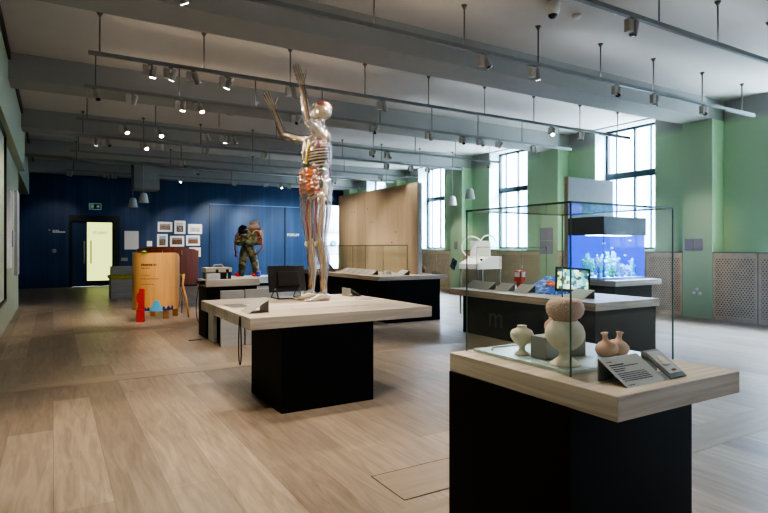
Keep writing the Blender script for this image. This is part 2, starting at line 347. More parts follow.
# ------------------------------------------------------------------ mesh builder
class MB:
    def __init__(s): s.v = []; s.f = []; s.sm = []
    def add(s, vs, fs, smooth=False):
        o = len(s.v); s.v += [Vector(q) for q in vs]
        s.f += [[i + o for i in f] for f in fs]; s.sm += [smooth] * len(fs); return s
    def box(s, x0, x1, y0, y1, z0, z1):
        v = [(x, y, z) for z in (z0, z1) for y in (y0, y1) for x in (x0, x1)]
        return s.add(v, [(0, 2, 3, 1), (4, 5, 7, 6), (0, 1, 5, 4), (2, 6, 7, 3), (0, 4, 6, 2), (1, 3, 7, 5)])
    def obox(s, c, size, mat=None):
        mat = mat or Matrix.Identity(3); c = Vector(c); a, b, d = [q / 2 for q in size]
        v = [c + mat @ Vector((x, y, z)) for z in (-d, d) for y in (-b, b) for x in (-a, a)]
        return s.add(v, [(0, 2, 3, 1), (4, 5, 7, 6), (0, 1, 5, 4), (2, 6, 7, 3), (0, 4, 6, 2), (1, 3, 7, 5)])
    def tube(s, pts, r, n=8, cap=True, closed=False):
        pts = [Vector(p) for p in pts]; m = len(pts)
        rs = r if isinstance(r, (list, tuple)) else [r] * m
        vs = []; fs = []; prev = None
        for i, p in enumerate(pts):
            if closed: t = pts[(i + 1) % m] - pts[i - 1]
            else: t = (pts[min(i + 1, m - 1)] - pts[max(i - 1, 0)])
            t.normalize()
            if prev is None: a = t.orthogonal().normalized()
            else:
                a = prev - t * prev.dot(t)
                a = a.normalized() if a.length > 1e-6 else t.orthogonal().normalized()
            prev = a; b = t.cross(a)
            for k in range(n):
                th = 2 * PI * k / n; vs.append(p + (a * math.cos(th) + b * math.sin(th)) * rs[i])
        rng = m if closed else m - 1
        for i in range(rng):
            j = (i + 1) % m
            for k in range(n):
                l = (k + 1) % n; fs.append((i * n + k, i * n + l, j * n + l, j * n + k))
        if cap and not closed: fs.append(tuple(range(n - 1, -1, -1))); fs.append(tuple((m - 1) * n + k for k in range(n)))
        return s.add(vs, fs, True)
    def lathe(s, prof, c=(0, 0, 0), n=28, mat=None):
        c = Vector(c); vs = []; fs = []
        for (r, z) in prof:
            for k in range(n):
                th = 2 * PI * k / n; p = Vector((r * math.cos(th), r * math.sin(th), z))
                vs.append(c + (mat @ p if mat else p))
        for i in range(len(prof) - 1):
            for k in range(n):
                l = (k + 1) % n; fs.append((i * n + k, i * n + l, (i + 1) * n + l, (i + 1) * n + k))
        fs.append(tuple(range(n - 1, -1, -1))); fs.append(tuple((len(prof) - 1) * n + k for k in range(n)))
        return s.add(vs, fs, True)
    def ball(s, c, r, mat=None, n=14, m=9):
        r = r if isinstance(r, (list, tuple)) else (r, r, r); c = Vector(c); vs = []; fs = []
        for i in range(m + 1):
            ph = PI * i / m - PI / 2
            for k in range(n):
                th = 2 * PI * k / n
                p = Vector((r[0] * math.cos(ph) * math.cos(th), r[1] * math.cos(ph) * math.sin(th), r[2] * math.sin(ph)))
                vs.append(c + (mat @ p if mat else p))
        for i in range(m):
            for k in range(n):
                l = (k + 1) % n; fs.append((i * n + k, i * n + l, (i + 1) * n + l, (i + 1) * n + k))
        return s.add(vs, fs, True)
    def prism(s, poly, axis, a0, a1, smooth=False):
        """poly: 2-D points in the plane across `axis` ('x': (y,z), 'y': (x,z), 'z': (x,y))"""
        def q(p, a):
            return {'x': (a, p[0], p[1]), 'y': (p[0], a, p[1]), 'z': (p[0], p[1], a)}[axis]
        n = len(poly); v = [q(p, a0) for p in poly] + [q(p, a1) for p in poly]
        f = [tuple(range(n)), tuple(range(2 * n - 1, n - 1, -1))] + [(i, (i + 1) % n, n + (i + 1) % n, n + i) for i in range(n)]
        return s.add(v, f, smooth)
    def rings(s, rr, n=20):
        """stack of horizontal ellipses (cx, cy, z, ax, ay)"""
        vs = []; fs = []
        for (cx, cy, z, ax, ay) in rr:
            for k in range(n):
                th = 2 * PI * k / n; vs.append((cx + ax * math.cos(th), cy + ay * math.sin(th), z))
        for i in range(len(rr) - 1):
            for k in range(n):
                l = (k + 1) % n; fs.append((i * n + k, i * n + l, (i + 1) * n + l, (i + 1) * n + k))
        fs.append(tuple(range(n - 1, -1, -1))); fs.append(tuple((len(rr) - 1) * n + k for k in range(n)))
        return s.add(vs, fs, True)
    def build(s, name, mat, parent=None, org=(0, 0, 0), bevel=0, remesh=0, smooth_it=0):
        me = bpy.data.meshes.new(name); org = Vector(org)
        me.from_pydata([tuple(q - org) for q in s.v], [], s.f)
        for p, sm in zip(me.polygons, s.sm): p.use_smooth = sm
        bm = bmesh.new(); bm.from_mesh(me); bmesh.ops.recalc_face_normals(bm, faces=bm.faces); bm.to_mesh(me); bm.free()
        o = bpy.data.objects.new(name, me); COL.objects.link(o)
        if parent is not None: o.parent = parent
        else: o.location = org
        if remesh:
            r = o.modifiers.new('r', 'REMESH'); r.mode = 'VOXEL'; r.voxel_size = remesh; r.use_smooth_shade = True
            if smooth_it:
                q = o.modifiers.new('s', 'SMOOTH'); q.factor = .5; q.iterations = smooth_it
            dg = bpy.context.evaluated_depsgraph_get(); dg.update()
            me2 = bpy.data.meshes.new_from_object(o.evaluated_get(dg)); o.modifiers.clear(); o.data = me2
            for p in me2.polygons: p.use_smooth = True
            me = me2
        if bevel:
            b = o.modifiers.new('b', 'BEVEL'); b.width = bevel; b.segments = 2; b.limit_method = 'ANGLE'
        me.materials.clear(); me.materials.append(mat)
        return o

def tag(o, label=None, cat=None, group=None, kind=None):
    if label: o['label'] = label
    if cat: o['category'] = cat
    if group: o['group'] = group
    if kind: o['kind'] = kind
    return o
def thing(name, label, cat, loc=(0, 0, 0), rotz=0, group=None):
    o = bpy.data.objects.new(name, None); COL.objects.link(o); o.empty_display_size = .1
    o.location = loc; o.rotation_euler = (0, 0, rotz)
    return tag(o, label, cat, group)
def copy_tree(o, parent=None):
    c = o.copy(); COL.objects.link(c)
    if parent is not None: c.parent = parent
    for ch in list(o.children): copy_tree(ch, c)
    return c
def struct(mb, name, mat, label=None, **kw):
    o = mb.build(name, mat, **kw); o['kind'] = 'structure'
    if label: o['label'] = label
    return o
def text(body, size, mat, parent, loc, rot, name='lettering', align='LEFT', ext=.002):
    cu = bpy.data.curves.new(name, 'FONT'); cu.body = body; cu.size = size; cu.extrude = ext; cu.align_x = align
    cu.materials.append(mat)
    o = bpy.data.objects.new(name, cu); COL.objects.link(o)
    dg = bpy.context.evaluated_depsgraph_get(); dg.update()
    me = bpy.data.meshes.new_from_object(o.evaluated_get(dg)); bpy.data.objects.remove(o)
    o = bpy.data.objects.new(name, me); COL.objects.link(o)
    if parent is not None: o.parent = parent
    o.location = loc; o.rotation_euler = rot
    return o
def light_spot(loc, tgt, power, angle=50, blend=.6, col=(1, .84, .64), size=.04, name='spot_lamp'):
    l = bpy.data.lights.new(name, 'SPOT'); l.energy = power; l.spot_size = math.radians(angle); l.spot_blend = blend
    l.color = col; l.shadow_soft_size = size
    o = bpy.data.objects.new(name, l); COL.objects.link(o); o.location = loc
    o.rotation_euler = (Vector(tgt) - Vector(loc)).to_track_quat('-Z', 'Y').to_euler()
    return o

# ------------------------------------------------------------------ room shell
XL, Y0, YE = -3.2, -4.0, 23.6
struct(MB().box(XL, WX + .12, Y0, BY + .2, -.1, 0).box(7.7, 14.3, BY + .2, YE, -.1, 0).box(XL, 7.7, BY + .2, YE, -.1, 0), 'floor', M['floor'], 'long oak plank floor')
struct(MB().box(XL, WX + .12, Y0, BY + .2, H, H + .15).box(XL, 14.3, BY + .2, YE, H, H + .15), 'ceiling', M['ceil'], 'taupe painted ceiling')
# transverse board strips let into the plank floor
for i, yy in enumerate((2.02, 5.98, 9.5, 13.1)):
    struct(MB().box(LW, RW - .02, yy, yy + .3, -.02, .0015), 'trim_%d' % (i + 1), M['strip'], 'flat oak threshold board crossing the floor')
# left wall, open at its far end below a lintel
mb = MB(); mb.box(LW - .3, LW, Y0, 14.4, 0, H)
struct(mb, 'wall_left', M['leftwall'])
struct(MB().box(LW, -.53, Y0, 14.4, 2.95, H), 'trim_6', M['leftwall'], 'added thickening along the top of the left wall covering beam ends')  # wall thickened up here to cover the beam ends as in the image
struct(MB().box(LW - .3, LW, 14.4, BY, 2.95, H), 'trim_5', M['leftwall'], 'deep lintel over the recess at the end of the left wall')
struct(MB().box(XL - .1, XL, 14.1, BY, 0, H), 'wall_recess', M['blue'])
struct(MB().box(XL, LW - .3, 14.0, 14.4, 0, H), 'wall_recess_side', M['leftwall'])
# ink-dark strips stand in for the shade of slots between left wall and ceiling
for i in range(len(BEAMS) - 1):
    struct(MB().box(-.53, -.50, BEAMS[i] + BW + .5, BEAMS[i + 1] - .01, H - .11, H - .001), 'trim_%d' % (10 + i), M['ink'], 'dark strip standing in for the shaded slot where left wall meets ceiling')
# back wall
mb = MB(); mb.box(XL, .43, BY, BY + .2, 0, H); mb.box(.43, 1.92, BY, BY + .2, 2.34, H); mb.box(1.92, 9.0, BY, BY + .2, 0, H); mb.box(9.0, 14.2, BY, BY + .2, 3.02, H)
struct(mb, 'wall_back', M['blue'])
# next room seen through the opening
struct(MB().box(7.8, 14.2, 22.9, 23.05, 0, H), 'wall_next_room', M['white'])
struct(MB().box(.0, 2.4, 22.3, 22.4, 0, H), 'wall_studio', M['white'])
# behind the camera
mb = MB(); mb.box(LW, 14.2, Y0 - .1, Y0, 0, H)
struct(mb, 'wall_rear', plain('dark umber wall', (.07, .065, .06), .8))

struct(MB().box(14.2, 14.3, BY, YE, 0, H), 'wall_next_room_right', M['white'])
struct(MB().box(7.7, 7.8, BY + .2, 22.9, 0, H), 'wall_next_room_left', M['white'])
# beams
for i, yb in enumerate(BEAMS):
    mb = MB().box(LW if i < 5 else LW, RR, yb, yb + BW, HB, H)
    struct(mb, 'trim_%d' % (20 + i), M['beam'], 'grey ceiling beam spanning the gallery')
# right wall: piers, recess walls with window openings, dados
WIN = []
for i, yb in enumerate(BEAMS):
    mb = MB(); mb.box(RW, RR + .05, yb, yb + BW, 0, HB)
    struct(mb, 'wall_right_pier_%d' % (i + 1) if i else 'wall_right_pier', M['green'])
SILL = 1.25
for i in range(len(BEAMS)):
    ya = BEAMS[i] + BW
    yb = BEAMS[i + 1] if i + 1 < len(BEAMS) else BY
    w0 = BEAMS[i] + 1.363; w1 = w0 + 1.47
    mb = MB()
    if i + 1 < len(BEAMS):
        mb.box(RR, WX + .12, ya - .01, w0, 0, H); mb.box(RR, WX + .12, w1, yb + .01, 0, H)
        mb.box(RR, WX + .12, w0, w1, 0, SILL); mb.box(RR, WX + .12, w0, w1, 3.945, H)
        WIN.append((w0, w1))
    else:
        mb.box(RR, WX + .12, ya - .01, yb, 0, H)
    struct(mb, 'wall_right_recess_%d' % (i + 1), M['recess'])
    if i + 1 < len(BEAMS):
        # far reveal lining
        struct(MB().box(RR + .001, WX, w1 - .012, w1, SILL, 3.945), 'trim_%d' % (30 + i), M['reveal'], 'white lining of the window reveal')
        # perforated dado with ledge
        n = 4; dd = MB().box(RW, RR - .001, ya + .005, yb - .005, 0, 1.195)
        o = struct(dd, 'trim_%d' % (40 + i), M['dado'], 'perforated pale veneer panelling below the ledge', org=(RW, ya, 0))
        struct(MB().box(RW - .012, RR - .001, ya + .004, yb - .004, 1.195, 1.215), 'trim_%d' % (50 + i), M['ledge'], 'grey green ledge on the panelling')
for i, (w0, w1) in enumerate(WIN):
    mb = MB(); x0, x1 = WX - .05, WX + .03; t = .045; zt = 3.945
    mb.box(x0, x1, w0, w1, SILL, SILL + .05); mb.box(x0, x1, w0, w1, zt - .05, zt)
    mb.box(x0, x1, w0, w0 + t, SILL, zt); mb.box(x0, x1, w1 - t - .02, w1 - .013, SILL, zt)
    mb.box(x0 - .01, x1, w0, w1 - .013, 2.83, 2.97)
    ym = w0 + .50 * 1.47
    wf = struct(mb, 'window_%d' % (i + 1), M['frame'], 'tall window with dark frame and thick transom')
    mb = MB().box(x0 + .01, x1 - .01, ym - .02, ym + .02, SILL + .05, zt - .05)
    mb.build('mullion', M['frame'], wf)
    mb = MB()
    for q in (w0 + .36, w1 - .26): mb.box(WX - .01, WX + .01, q - .022, q + .022, SILL + .05, zt - .05)
    mb.build('glazing_bar', M['bar'], wf)
    MB().box(WX + .012, WX + .018, w0 + t, w1 - t, SILL + .04, zt - .04).build('window_pane', M['winglass'], wf)
# facade across the street
fac = thing('building_facade', 'pale overexposed stone building seen outside through the tall windows', 'building', (17.5, 9, -3))
MB().box(17.5, 17.8, -14, 34, -3, 6.6).build('facade_wall', M['outside'], fac, (17.5, 9, -3))
mb = MB()
for k in range(34):
    yy = -13.5 + k * 1.4
    mb.box(17.42, 17.5, yy, yy + .22, -3, 6.6)
mb.build('pilaster_strips', M['outside2'], fac, (17.5, 9, -3))

# ------------------------------------------------------------------ back wall joinery, door, signs
dr = thing('door_studio', 'dark blue double door with yellow lit glass pane lettered STUDIO', 'door', (1.17, BY, 0)); dr['kind'] = 'structure'
o_ = (1.17, BY, 0)
M['darkblue'] = plain('very dark blue paint', (.006, .012, .03), .4)
mb = MB(); mb.box(.43, .53, BY - .03, BY + .16, 0, 2.34); mb.box(1.77, 1.92, BY - .03, BY + .16, 0, 2.34); mb.box(.53, 1.77, BY - .03, BY + .16, 2.14, 2.34)
mb.build('door_frame', M['darkblue'], dr, o_)
MB().box(.53, .93, BY + .06, BY + .10, .01, 2.14).build('door_leaf', M['blue'], dr, o_)
mb = MB(); mb.box(.93, 1.77, BY + .05, BY + .10, .01, .19); mb.box(.93, .955, BY + .05, BY + .10, .19, 2.14); mb.box(1.70, 1.77, BY + .05, BY + .10, .19, 2.14); mb.box(.955, 1.70, BY + .05, BY + .10, 2.12, 2.14)
mb.build('glazed_leaf', M['darkblue'], dr, o_)
MB().box(.955, 1.70, BY + .07, BY + .08, .19, 2.12).build('glass_pane', M['studioglass'], dr, o_)
MB().tube([(.87, BY - .01, .75), (.87, BY - .01, 1.5)], .015).build('pull_handle', M['metalD'], dr, o_)
M['yolive'] = plain('olive metal', (.18, .19, .06), .5)  # olive colour of the inner handle and the door lettering
MB().tube([(1.07, BY + .03, .75), (1.07, BY + .03, 1.52)], .018).build('pull_handle', M['yolive'], dr, o_)
text('STUDIO', .125, M['yolive'], dr, (1.11 - 1.17, .045, 1.73), (PI / 2, 0, 0))

ex = thing('exit_sign', 'small framed green exit sign above the dark blue door', 'exit sign', (1.19, BY - .03, 2.54))
M['signgreen'] = emit('pale green sign line', (.35, .62, .52), .25); 
mb = MB(); mb.box(1.01, 1.37, BY - .03, BY, 2.54, 2.74); mb.build('sign_box', M['darkblue'], ex, (1.19, BY - .03, 2.54))
mb = MB()
for b in ((1.01, 1.37, 2.725, 2.74), (1.01, 1.37, 2.54, 2.555), (1.01, 1.025, 2.54, 2.74), (1.355, 1.37, 2.54, 2.74),
          (1.06, 1.075, 2.58, 2.70), (1.13, 1.145, 2.58, 2.70), (1.06, 1.145, 2.69, 2.70), (1.09, 1.115, 2.60, 2.67), (1.22, 1.33, 2.63, 2.65), (1.265, 1.285, 2.59, 2.69)):
    mb.box(b[0], b[1], BY - .036, BY - .03, b[2], b[3])
mb.build('pictogram', M['signgreen'], ex, (1.19, BY - .03, 2.54))

wt = thing('wall_lettering', 'two short lines of small white lettering left of the door', 'lettering', (.05, BY, 1.76))
mb = MB()
mb.box(-.12, -.09, BY - .004, BY, 1.83, 1.86); mb.box(-.13, -.08, BY - .004, BY, 1.842, 1.85)
mb.build('arrow_mark', M['paper'], wt, (.05, BY, 1.76)); mb = MB()
x = -.02
for w in (.035, .03, .05, .03): mb.box(x, x + w, BY - .004, BY, 1.82, 1.85); x += w + .012
mb.build('upper_line', M['paper'], wt, (.05, BY, 1.76)); mb = MB()
x = -.02
for w in (.07, .05, .09, .05, .06): mb.box(x, x + w, BY - .004, BY, 1.765, 1.805); x += w + .008
mb.build('lower_line', M['paper'], wt, (.05, BY, 1.76))
a = MB().lathe([(.07, 0), (.07, .03), (.055, .05)], (0, 0, 0), 20, Matrix.Rotation(PI / 2, 3, 'X'))
a = a.build('door_button', M['metalD'], None); a.location = (.02, BY, 1.175); tag(a, 'round grey push button on the blue wall left of door', 'button')
fo = text('FORUM', .15, M['paper'], None, (7.88, BY - .004, 1.73), (PI / 2, 0, 0), 'forum_lettering')
tag(fo, 'white FORUM lettering on the blue wall behind the glass figure', 'lettering')
# big sliding door outline in the boarding
mb = MB(); mb.box(4.9, 9.0, BY - .02, BY, 2.86, 2.885)
struct(mb, 'trim_60', M['bar'], 'slim rail along the top of the blue sliding doors')
mb = MB(); mb.box(7.76, 7.82, BY - .012, BY, 0, 2.86); mb.box(4.88, 4.92, BY - .012, BY, 0, 2.86)
struct(mb, 'trim_61', M['darkblue'], 'dark joint between blue sliding doors')
# white notice boards
def card(name, label, cat, x0, x1, z0, z1, mat=M['paper'], t=.02):
    o = MB().box(x0, x1, BY - t, BY, z0, z1).build(name, mat, None, (x0, BY, z0)); return tag(o, label, cat)
card('notice_board', 'large blank pale notice board right of the studio door', 'notice board', 2.07, 2.515, 1.22, 1.85)
card('wall_label', 'small white label card left of the framed photographs', 'label', 2.78, 2.945, 1.33, 1.51)
card('wall_label', 'small grey white sign low on wall below notice board', 'sign', 1.97, 2.175, .83, .94, M['plaque'])
# framed photographs
fr = [('top left, a brown crowd scene', 3.126, 3.609, 1.833, 2.185, 0), ('top middle, upright with a dark figure', 3.679, 4.049, 1.768, 2.237, 1), ('top right, pale with a grey shoreline', 4.145, 4.626, 1.775, 2.127, 2),
      ('bottom left, upright with a hut under sky', 3.106, 3.455, 1.29, 1.756, 3), ('bottom middle, a dark brown hillside', 3.528, 4.008, 1.321, 1.698, 4), ('bottom right, brown field under blue sky', 4.076, 4.556, 1.354, 1.718, 5),
      ('lowest one, half hidden behind brown cabinet', 4.18, 4.584, .95, 1.289, 2)]
pcs = [[(.05, .04, .035), (.30, .25, .22), (.12, .08, .07)], [(.16, .12, .12), (.03, .025, .03), (.35, .33, .38)], [(.30, .33, .36), (.5, .5, .5), (.12, .14, .14)],
       [(.08, .05, .045), (.12, .10, .08), (.28, .17, .12)], [(.05, .035, .025), (.10, .05, .03), (.16, .11, .07)], [(.07, .04, .03), (.22, .11, .07), (.12, .07, .05)]]
for k, (d, x0, x1, z0, z1, pi_) in enumerate(fr):
    g = (x0, BY, z0)
    t = thing('framed_photograph', 'white framed photograph on blue wall, ' + d, 'picture', g, 0, 'framed photographs on the blue wall')
    f = MB(); w = .022
    f.box(x0, x1, BY - .035, BY, z0, z0 + w); f.box(x0, x1, BY - .035, BY, z1 - w, z1); f.box(x0, x0 + w, BY - .035, BY, z0, z1); f.box(x1 - w, x1, BY - .035, BY, z0, z1)
    f.build('frame', M['white'], t, g)
    MB().box(x0 + w, x1 - w, BY - .02, BY - .002, z0 + w, z1 - w).build('mount', M['paper'], t, g)
    b = .068
    ph = patches('photo print %d' % k, pcs[pi_ if pi_ < 6 else 2], 26, .4, 'NOISE')
    ph_o = MB().box(x0 + b, x1 - b, BY - .024, BY - .02, z0 + b, z0 + (z1 - z0) * .62).build('print', ph, t, g)
    skc = [(.30, .27, .25), (.45, .42, .46), (.62, .62, .60), (.22, .30, .48), (.20, .20, .20), (.22, .30, .52)][pi_]
    MB().box(x0 + b, x1 - b, BY - .024, BY - .02, z0 + (z1 - z0) * .62, z1 - b).build('print_sky', plain('photo sky %d' % k, skc, .4, var=.15, scale=12), t, g)
# hung bulkhead box
bk = thing('bulkhead_box', 'pale grey box hanging from ceiling near the blue wall', 'duct box', (2.2, 17.0, 2.92))
MB().box(1.93, 2.58, 16.86, 17.5, 3.22, H).build('duct', M['beam'], bk, (2.2, 17.0, 2.92))
MB().box(1.93, 2.60, 16.84, 17.52, 2.92, 3.22).build('casing', M['metalD'], bk, (2.2, 17.0, 2.92))

# next room furniture seen through opening
nc = thing('niche_case', 'small glazed wall niche with round blue plate in next room', 'display case', (10.6, 22.9, 0))
mb = MB(); mb.box(9.9, 11.4, 22.6, 22.9, 0, .95); mb.build('cabinet_base', M['white'], nc, (10.6, 22.9, 0))
mb = MB(); mb.box(9.9, 11.6, 22.6, 22.9, .95, 1.0); mb.box(9.9, 11.6, 22.6, 22.9, 1.92, 1.98); mb.box(9.9, 11.6, 22.6, 22.9, 1.40 - .1, 1.33); mb.build('shelf', M['metalD'], nc, (10.6, 22.9, 0))
pl = MB().lathe([(.14, 0), (.15, .02), (.1, .03)], (0, 0, 0), 20, Matrix.Rotation(PI / 2, 3, 'X')).build('round_plate', M['nicheblue'], None); pl.location = (10.92, 22.86, 1.45)
tag(pl, 'round teal blue plate standing in the far white niche', 'plate')

# ------------------------------------------------------------------ left wall items
o = MB().box(LW, LW + .04, 10.9, 11.45, .95, 2.25).build('wall_poster', M['paper'], None, (LW, 10.9, .95)); tag(o, 'tall white information panel on the left wall', 'poster')
t = thing('wall_display_frame', 'tall dark framed display panel at the left photo edge', 'display panel', (LW, 9.0, .5))
MB().box(LW, LW + .03, 8.6, 9.84, .54, 2.91).build('panel', M['leftwall'], t, (LW, 9.0, .5))
mb = MB(); mb.box(LW, LW + .06, 8.55, 8.6, .5, 2.95); mb.box(LW, LW + .06, 9.84, 9.9, .5, 2.95); mb.box(LW, LW + .06, 8.55, 9.9, .5, .54); mb.box(LW, LW + .06, 8.55, 9.9, 2.91, 2.95)
mb.build('frame', M['blackside'], t, (LW, 9.0, .5))
for k, (a, b, c, d) in enumerate(((12.0, 12.35, 1.3, 1.6),)):
    o = MB().box(LW, LW + .03, a, b, c, d).build('wall_label', M['plaque'], None, (LW, a, c)); tag(o, 'grey label plate on left wall beyond white panel', 'label')
o = MB().box(LW, LW + .05, 12.9, 13.7, .75, 2.4).build('wall_poster', M['plaque'], None, (LW, 12.9, .75)); tag(o, 'narrow tall grey panel near the end of left wall', 'poster')

# right wall labels and fittings
def plate(name, label, cat, y0, y1, z0, z1, mat=M['plaque'], t=.015, group=None):
    o = MB().box(RW - t, RW, y0, y1, z0, z1).build(name, mat, None, (RW, y0, z0)); return tag(o, label, cat, group)
plate('wall_label', 'left one of two square grey labels on nearest green pier', 'label', 5.93, 6.09, 1.24, 1.455, group='labels on nearest pier')
plate('wall_label', 'right one of two square grey labels on nearest green pier', 'label', 5.76, 5.915, 1.24, 1.455, group='labels on nearest pier')
for (a, b, c, d, w) in ((9.51, 9.70, 1.46, 1.765, 'upper left'), (9.31, 9.50, 1.46, 1.765, 'upper right'), (9.51, 9.70, 1.136, 1.45, 'lower left'), (9.31, 9.50, 1.136, 1.45, 'lower right')):
    plate('wall_label', w + ' of four grey labels on the second green pier', 'label', a, b, c, d, group='labels on second pier')
plate('wall_label', 'single small grey label on third green pier by pendants', 'label', 12.93, 13.08, 1.235, 1.46)
so = thing('wall_socket', 'tiny three lobed white socket low on nearest pier', 'socket', (RW, 5.866, .47))
mb = MB()
for a, b in ((0, .05), (-.055, -.02), (.055, -.02)): mb.ball((RW, 5.866 + a, .47 + b), (.012, .035, .03))
mb.build('lobes', M['paper'], so, (RW, 5.866, .47))
dm = MB().obox((0, 0, 0), (.02, .22, .30)).build('hanging_card', M['carddark'], None); dm.location = (RW - .012, 13.1, .80); dm.rotation_euler = (math.radians(28), 0, 0)
tag(dm, 'tilted dark blue printed card on third green pier', 'card')

# ------------------------------------------------------------------ ceiling tracks
TR = [('nearest overhead', 3.34, [5.152, 6.203, 7.3, 8.5], .3, 8.9), ('second overhead', 4.82, [.5, 1.6, 2.75, 3.895, 5.03, 6.17, 7.3, 8.52, 9.665], .33, 10.04),
      ('third overhead', 7.1, [.456, 1.614, 2.75, 3.9, 5.03, 6.17, 7.3, 8.5, 9.6], .34, 9.97), ('fourth overhead', 8.6, [.5, 1.6, 2.75, 3.9, 5.03, 6.17, 7.3, 8.5, 9.6], .36, 10.0),
      ('fifth overhead', 10.85, [.5, 1.6, 2.75, 3.9, 5.03, 6.17, 7.3, 8.5, 9.6], .33, 9.96), ('sixth overhead', 12.4, [.5, 1.6, 2.75, 3.9, 5.03, 6.17, 7.3, 8.5, 9.6], .33, 9.96),
      ('seventh overhead', 14.55, [.5, 2.75, 5.03, 7.3, 9.6], .33, 9.9), ('eighth overhead', 16.0, [.5, 2.75, 5.03, 7.3, 9.6], .33, 9.9), ('farthest', 18.25, [.5, 2.75, 5.03, 7.3, 9.6], .3, 9.8)]
TY = {}
for k, (d, yy, rods, xa, xb) in enumerate(TR):
    g = (xa, yy, 3.5)
    t = thing('lighting_track', 'slim grey suspended lighting track, the %s one from the camera' % (d if d == 'farthest' else d.replace(' overhead', '')), 'lighting track', g, 0, 'suspended lighting tracks')
    TY[k] = yy
    mb = MB(); mb.box(xa, xb, yy - .022, yy + .022, 3.478, 3.52); mb.build('rail', M['track'], t, g)
    MB().box(xb - .9 if xb - .9 > xa else xa, xb + .004, yy - .026, yy + .026, 3.468, 3.478).build('underside_cover', M['trackL'], t, g)
    for rx in rods:
        r = MB().tube([(rx, yy, 3.52), (rx, yy, H)], .009, 6).build('suspension_rod', M['rod'], t, g)
        MB().lathe([(.012, 0), (.035, .04)], (rx, yy, H - .045), 10).build('ceiling_cup', M['rod'], r, g)

# spotlights: prototypes
def make_spot(lens, tilt, lean):
    root = thing('track_spotlight', 'x', 'spotlight')
    MB().box(-.03, .03, -.028, .028, -.03, 0).build('track_adapter', M['track'], root)
    MB().box(-.105, -.015, -.035, .035, -.19, -.03).build('driver_box', M['fixture'], root, bevel=.006)
    R = Matrix.Rotation(tilt, 3, 'X') @ Matrix.Rotation(lean, 3, 'Y')
    c = Vector((.045, 0, -.11))
    hd = MB().lathe([(.036, .085), (.044, .08), (.046, -.07), (.05, -.075), (.05, -.10)], c, 16, R).build('lamp_head', M['fixture'], root)
    MB().tube([(-.02, 0, -.11), tuple(c)], .012, 8).build('pivot', M['track'], root)
    MB().lathe([(.043, -.104), (.043, -.1)], c, 16, R).build('lens', lens, hd)
    return root
protos = {}
ORD = ['first', 'second', 'third', 'fourth', 'fifth', 'sixth', 'seventh', 'eighth', 'ninth', 'tenth', 'eleventh', 'twelfth']
# (track index, X, state) state: 0 off, 1 lit, 2 very bright
SP = [(0, 4.73, 0), (1, .87, 1), (1, 4.18, 0), (1, 4.98, 1), (1, 6.5, 0), (1, 7.34, 0), (1, 8.57, 0),
      (2, .99, 1), (2, 1.22, 1), (2, 1.48, 0), (2, 1.89, 2), (2, 2.77, 0), (2, 4.19, 0), (2, 7.76, 1), (2, 8.53, 0),
      (3, .48, 0), (3, .96, 0), (3, 1.62, 2), (3, 1.87, 1), (3, 3.43, 0), (3, 4.91, 0), (3, 6.1, 0), (3, 6.92, 0), (3, 7.36, 0), (3, 7.86, 0), (3, 8.85, 0),
      (4, 1.08, 1), (4, 1.65, 2), (4, 2.5, 0), (4, 2.84, 1), (4, 3.02, 0), (4, 6.16, 0), (4, 6.56, 0), (4, 9.55, 0),
      (5, .71, 1), (5, .92, 0), (5, 1.61, 2), (5, 1.92, 0), (5, 2.86, 0), (5, 4.19, 0), (5, 7.46, 0), (5, 8.21, 0), (5, 8.77, 0),
      (6, 2.79, 0), (6, 8.54, 0), (7, 3.42, 0), (7, 7.7, 0), (8, .41, 0), (8, 1.34, 0), (8, 1.55, 0), (8, 2.76, 1), (8, 3.43, 1), (8, 5.13, 0), (8, 6.2, 0), (8, 6.7, 1), (8, 7.03, 0)]
cnt = {}
tilts = [(.5, .25), (-.45, -.2), (.35, -.5), (-.3, .55), (.15, .1)]
for (k, x, st) in SP:
    cnt[k] = cnt.get(k, 0) + 1
    v = int(abs(x * 7.3 + k)) % 5
    key = (st, v)
    if key not in protos:
        protos[key] = make_spot([M['lens_off'], M['lens_on'], M['lens_hot']][st], *tilts[v]); o = protos[key]
    else: o = copy_tree(protos[key])
    o.location = (x, TY[k], 3.478); o.scale = (.78, .8, .76)
    if st: o.rotation_euler = (0, 0, 0)
    tn = TR[k][0].replace(' overhead', '')
    o['label'] = '%s spotlight, %s from the left on the %s lighting track' % (['unlit taupe', 'lit taupe', 'dazzling lit'][st], ORD[cnt[k] - 1], tn)
    o['group'] = 'spotlights on the ceiling tracks'

# pendant lamps
def pendant(x, y, zb, ztop, label, tilt=0, s=1.0):
    g = (x, y, zb)
    t = thing('pendant_lamp', label, 'pendant lamp', g, 0, 'off white pendant lamps')
    MB().lathe([(.125 * s, 0), (.125 * s, .01), (.085 * s, .22 * s), (.06 * s, .255 * s), (.015, .262 * s)], g, 24).build('lamp_shade', M['shade'], t, g)
    MB().tube([(x, y, zb + .25 * s), (x, y, ztop)], .006, 6).build('cord', M['shade'], t, g)
pendant(9.6, 12.4, 2.47, 3.475, 'off white cone pendant lamp, left of the pair before green wall')
pendant(8.95, 10.85, 2.50, 3.475, 'off white cone pendant lamp, right of the pair before green wall')
pendant(2.06, 18.25, 2.50, 3.475, 'off white pendant lamp, left of the pair near blue wall', s=1.1)
pendant(2.07, 16.0, 2.48, 3.475, 'off white pendant lamp, right of the pair near blue wall', s=1.02)
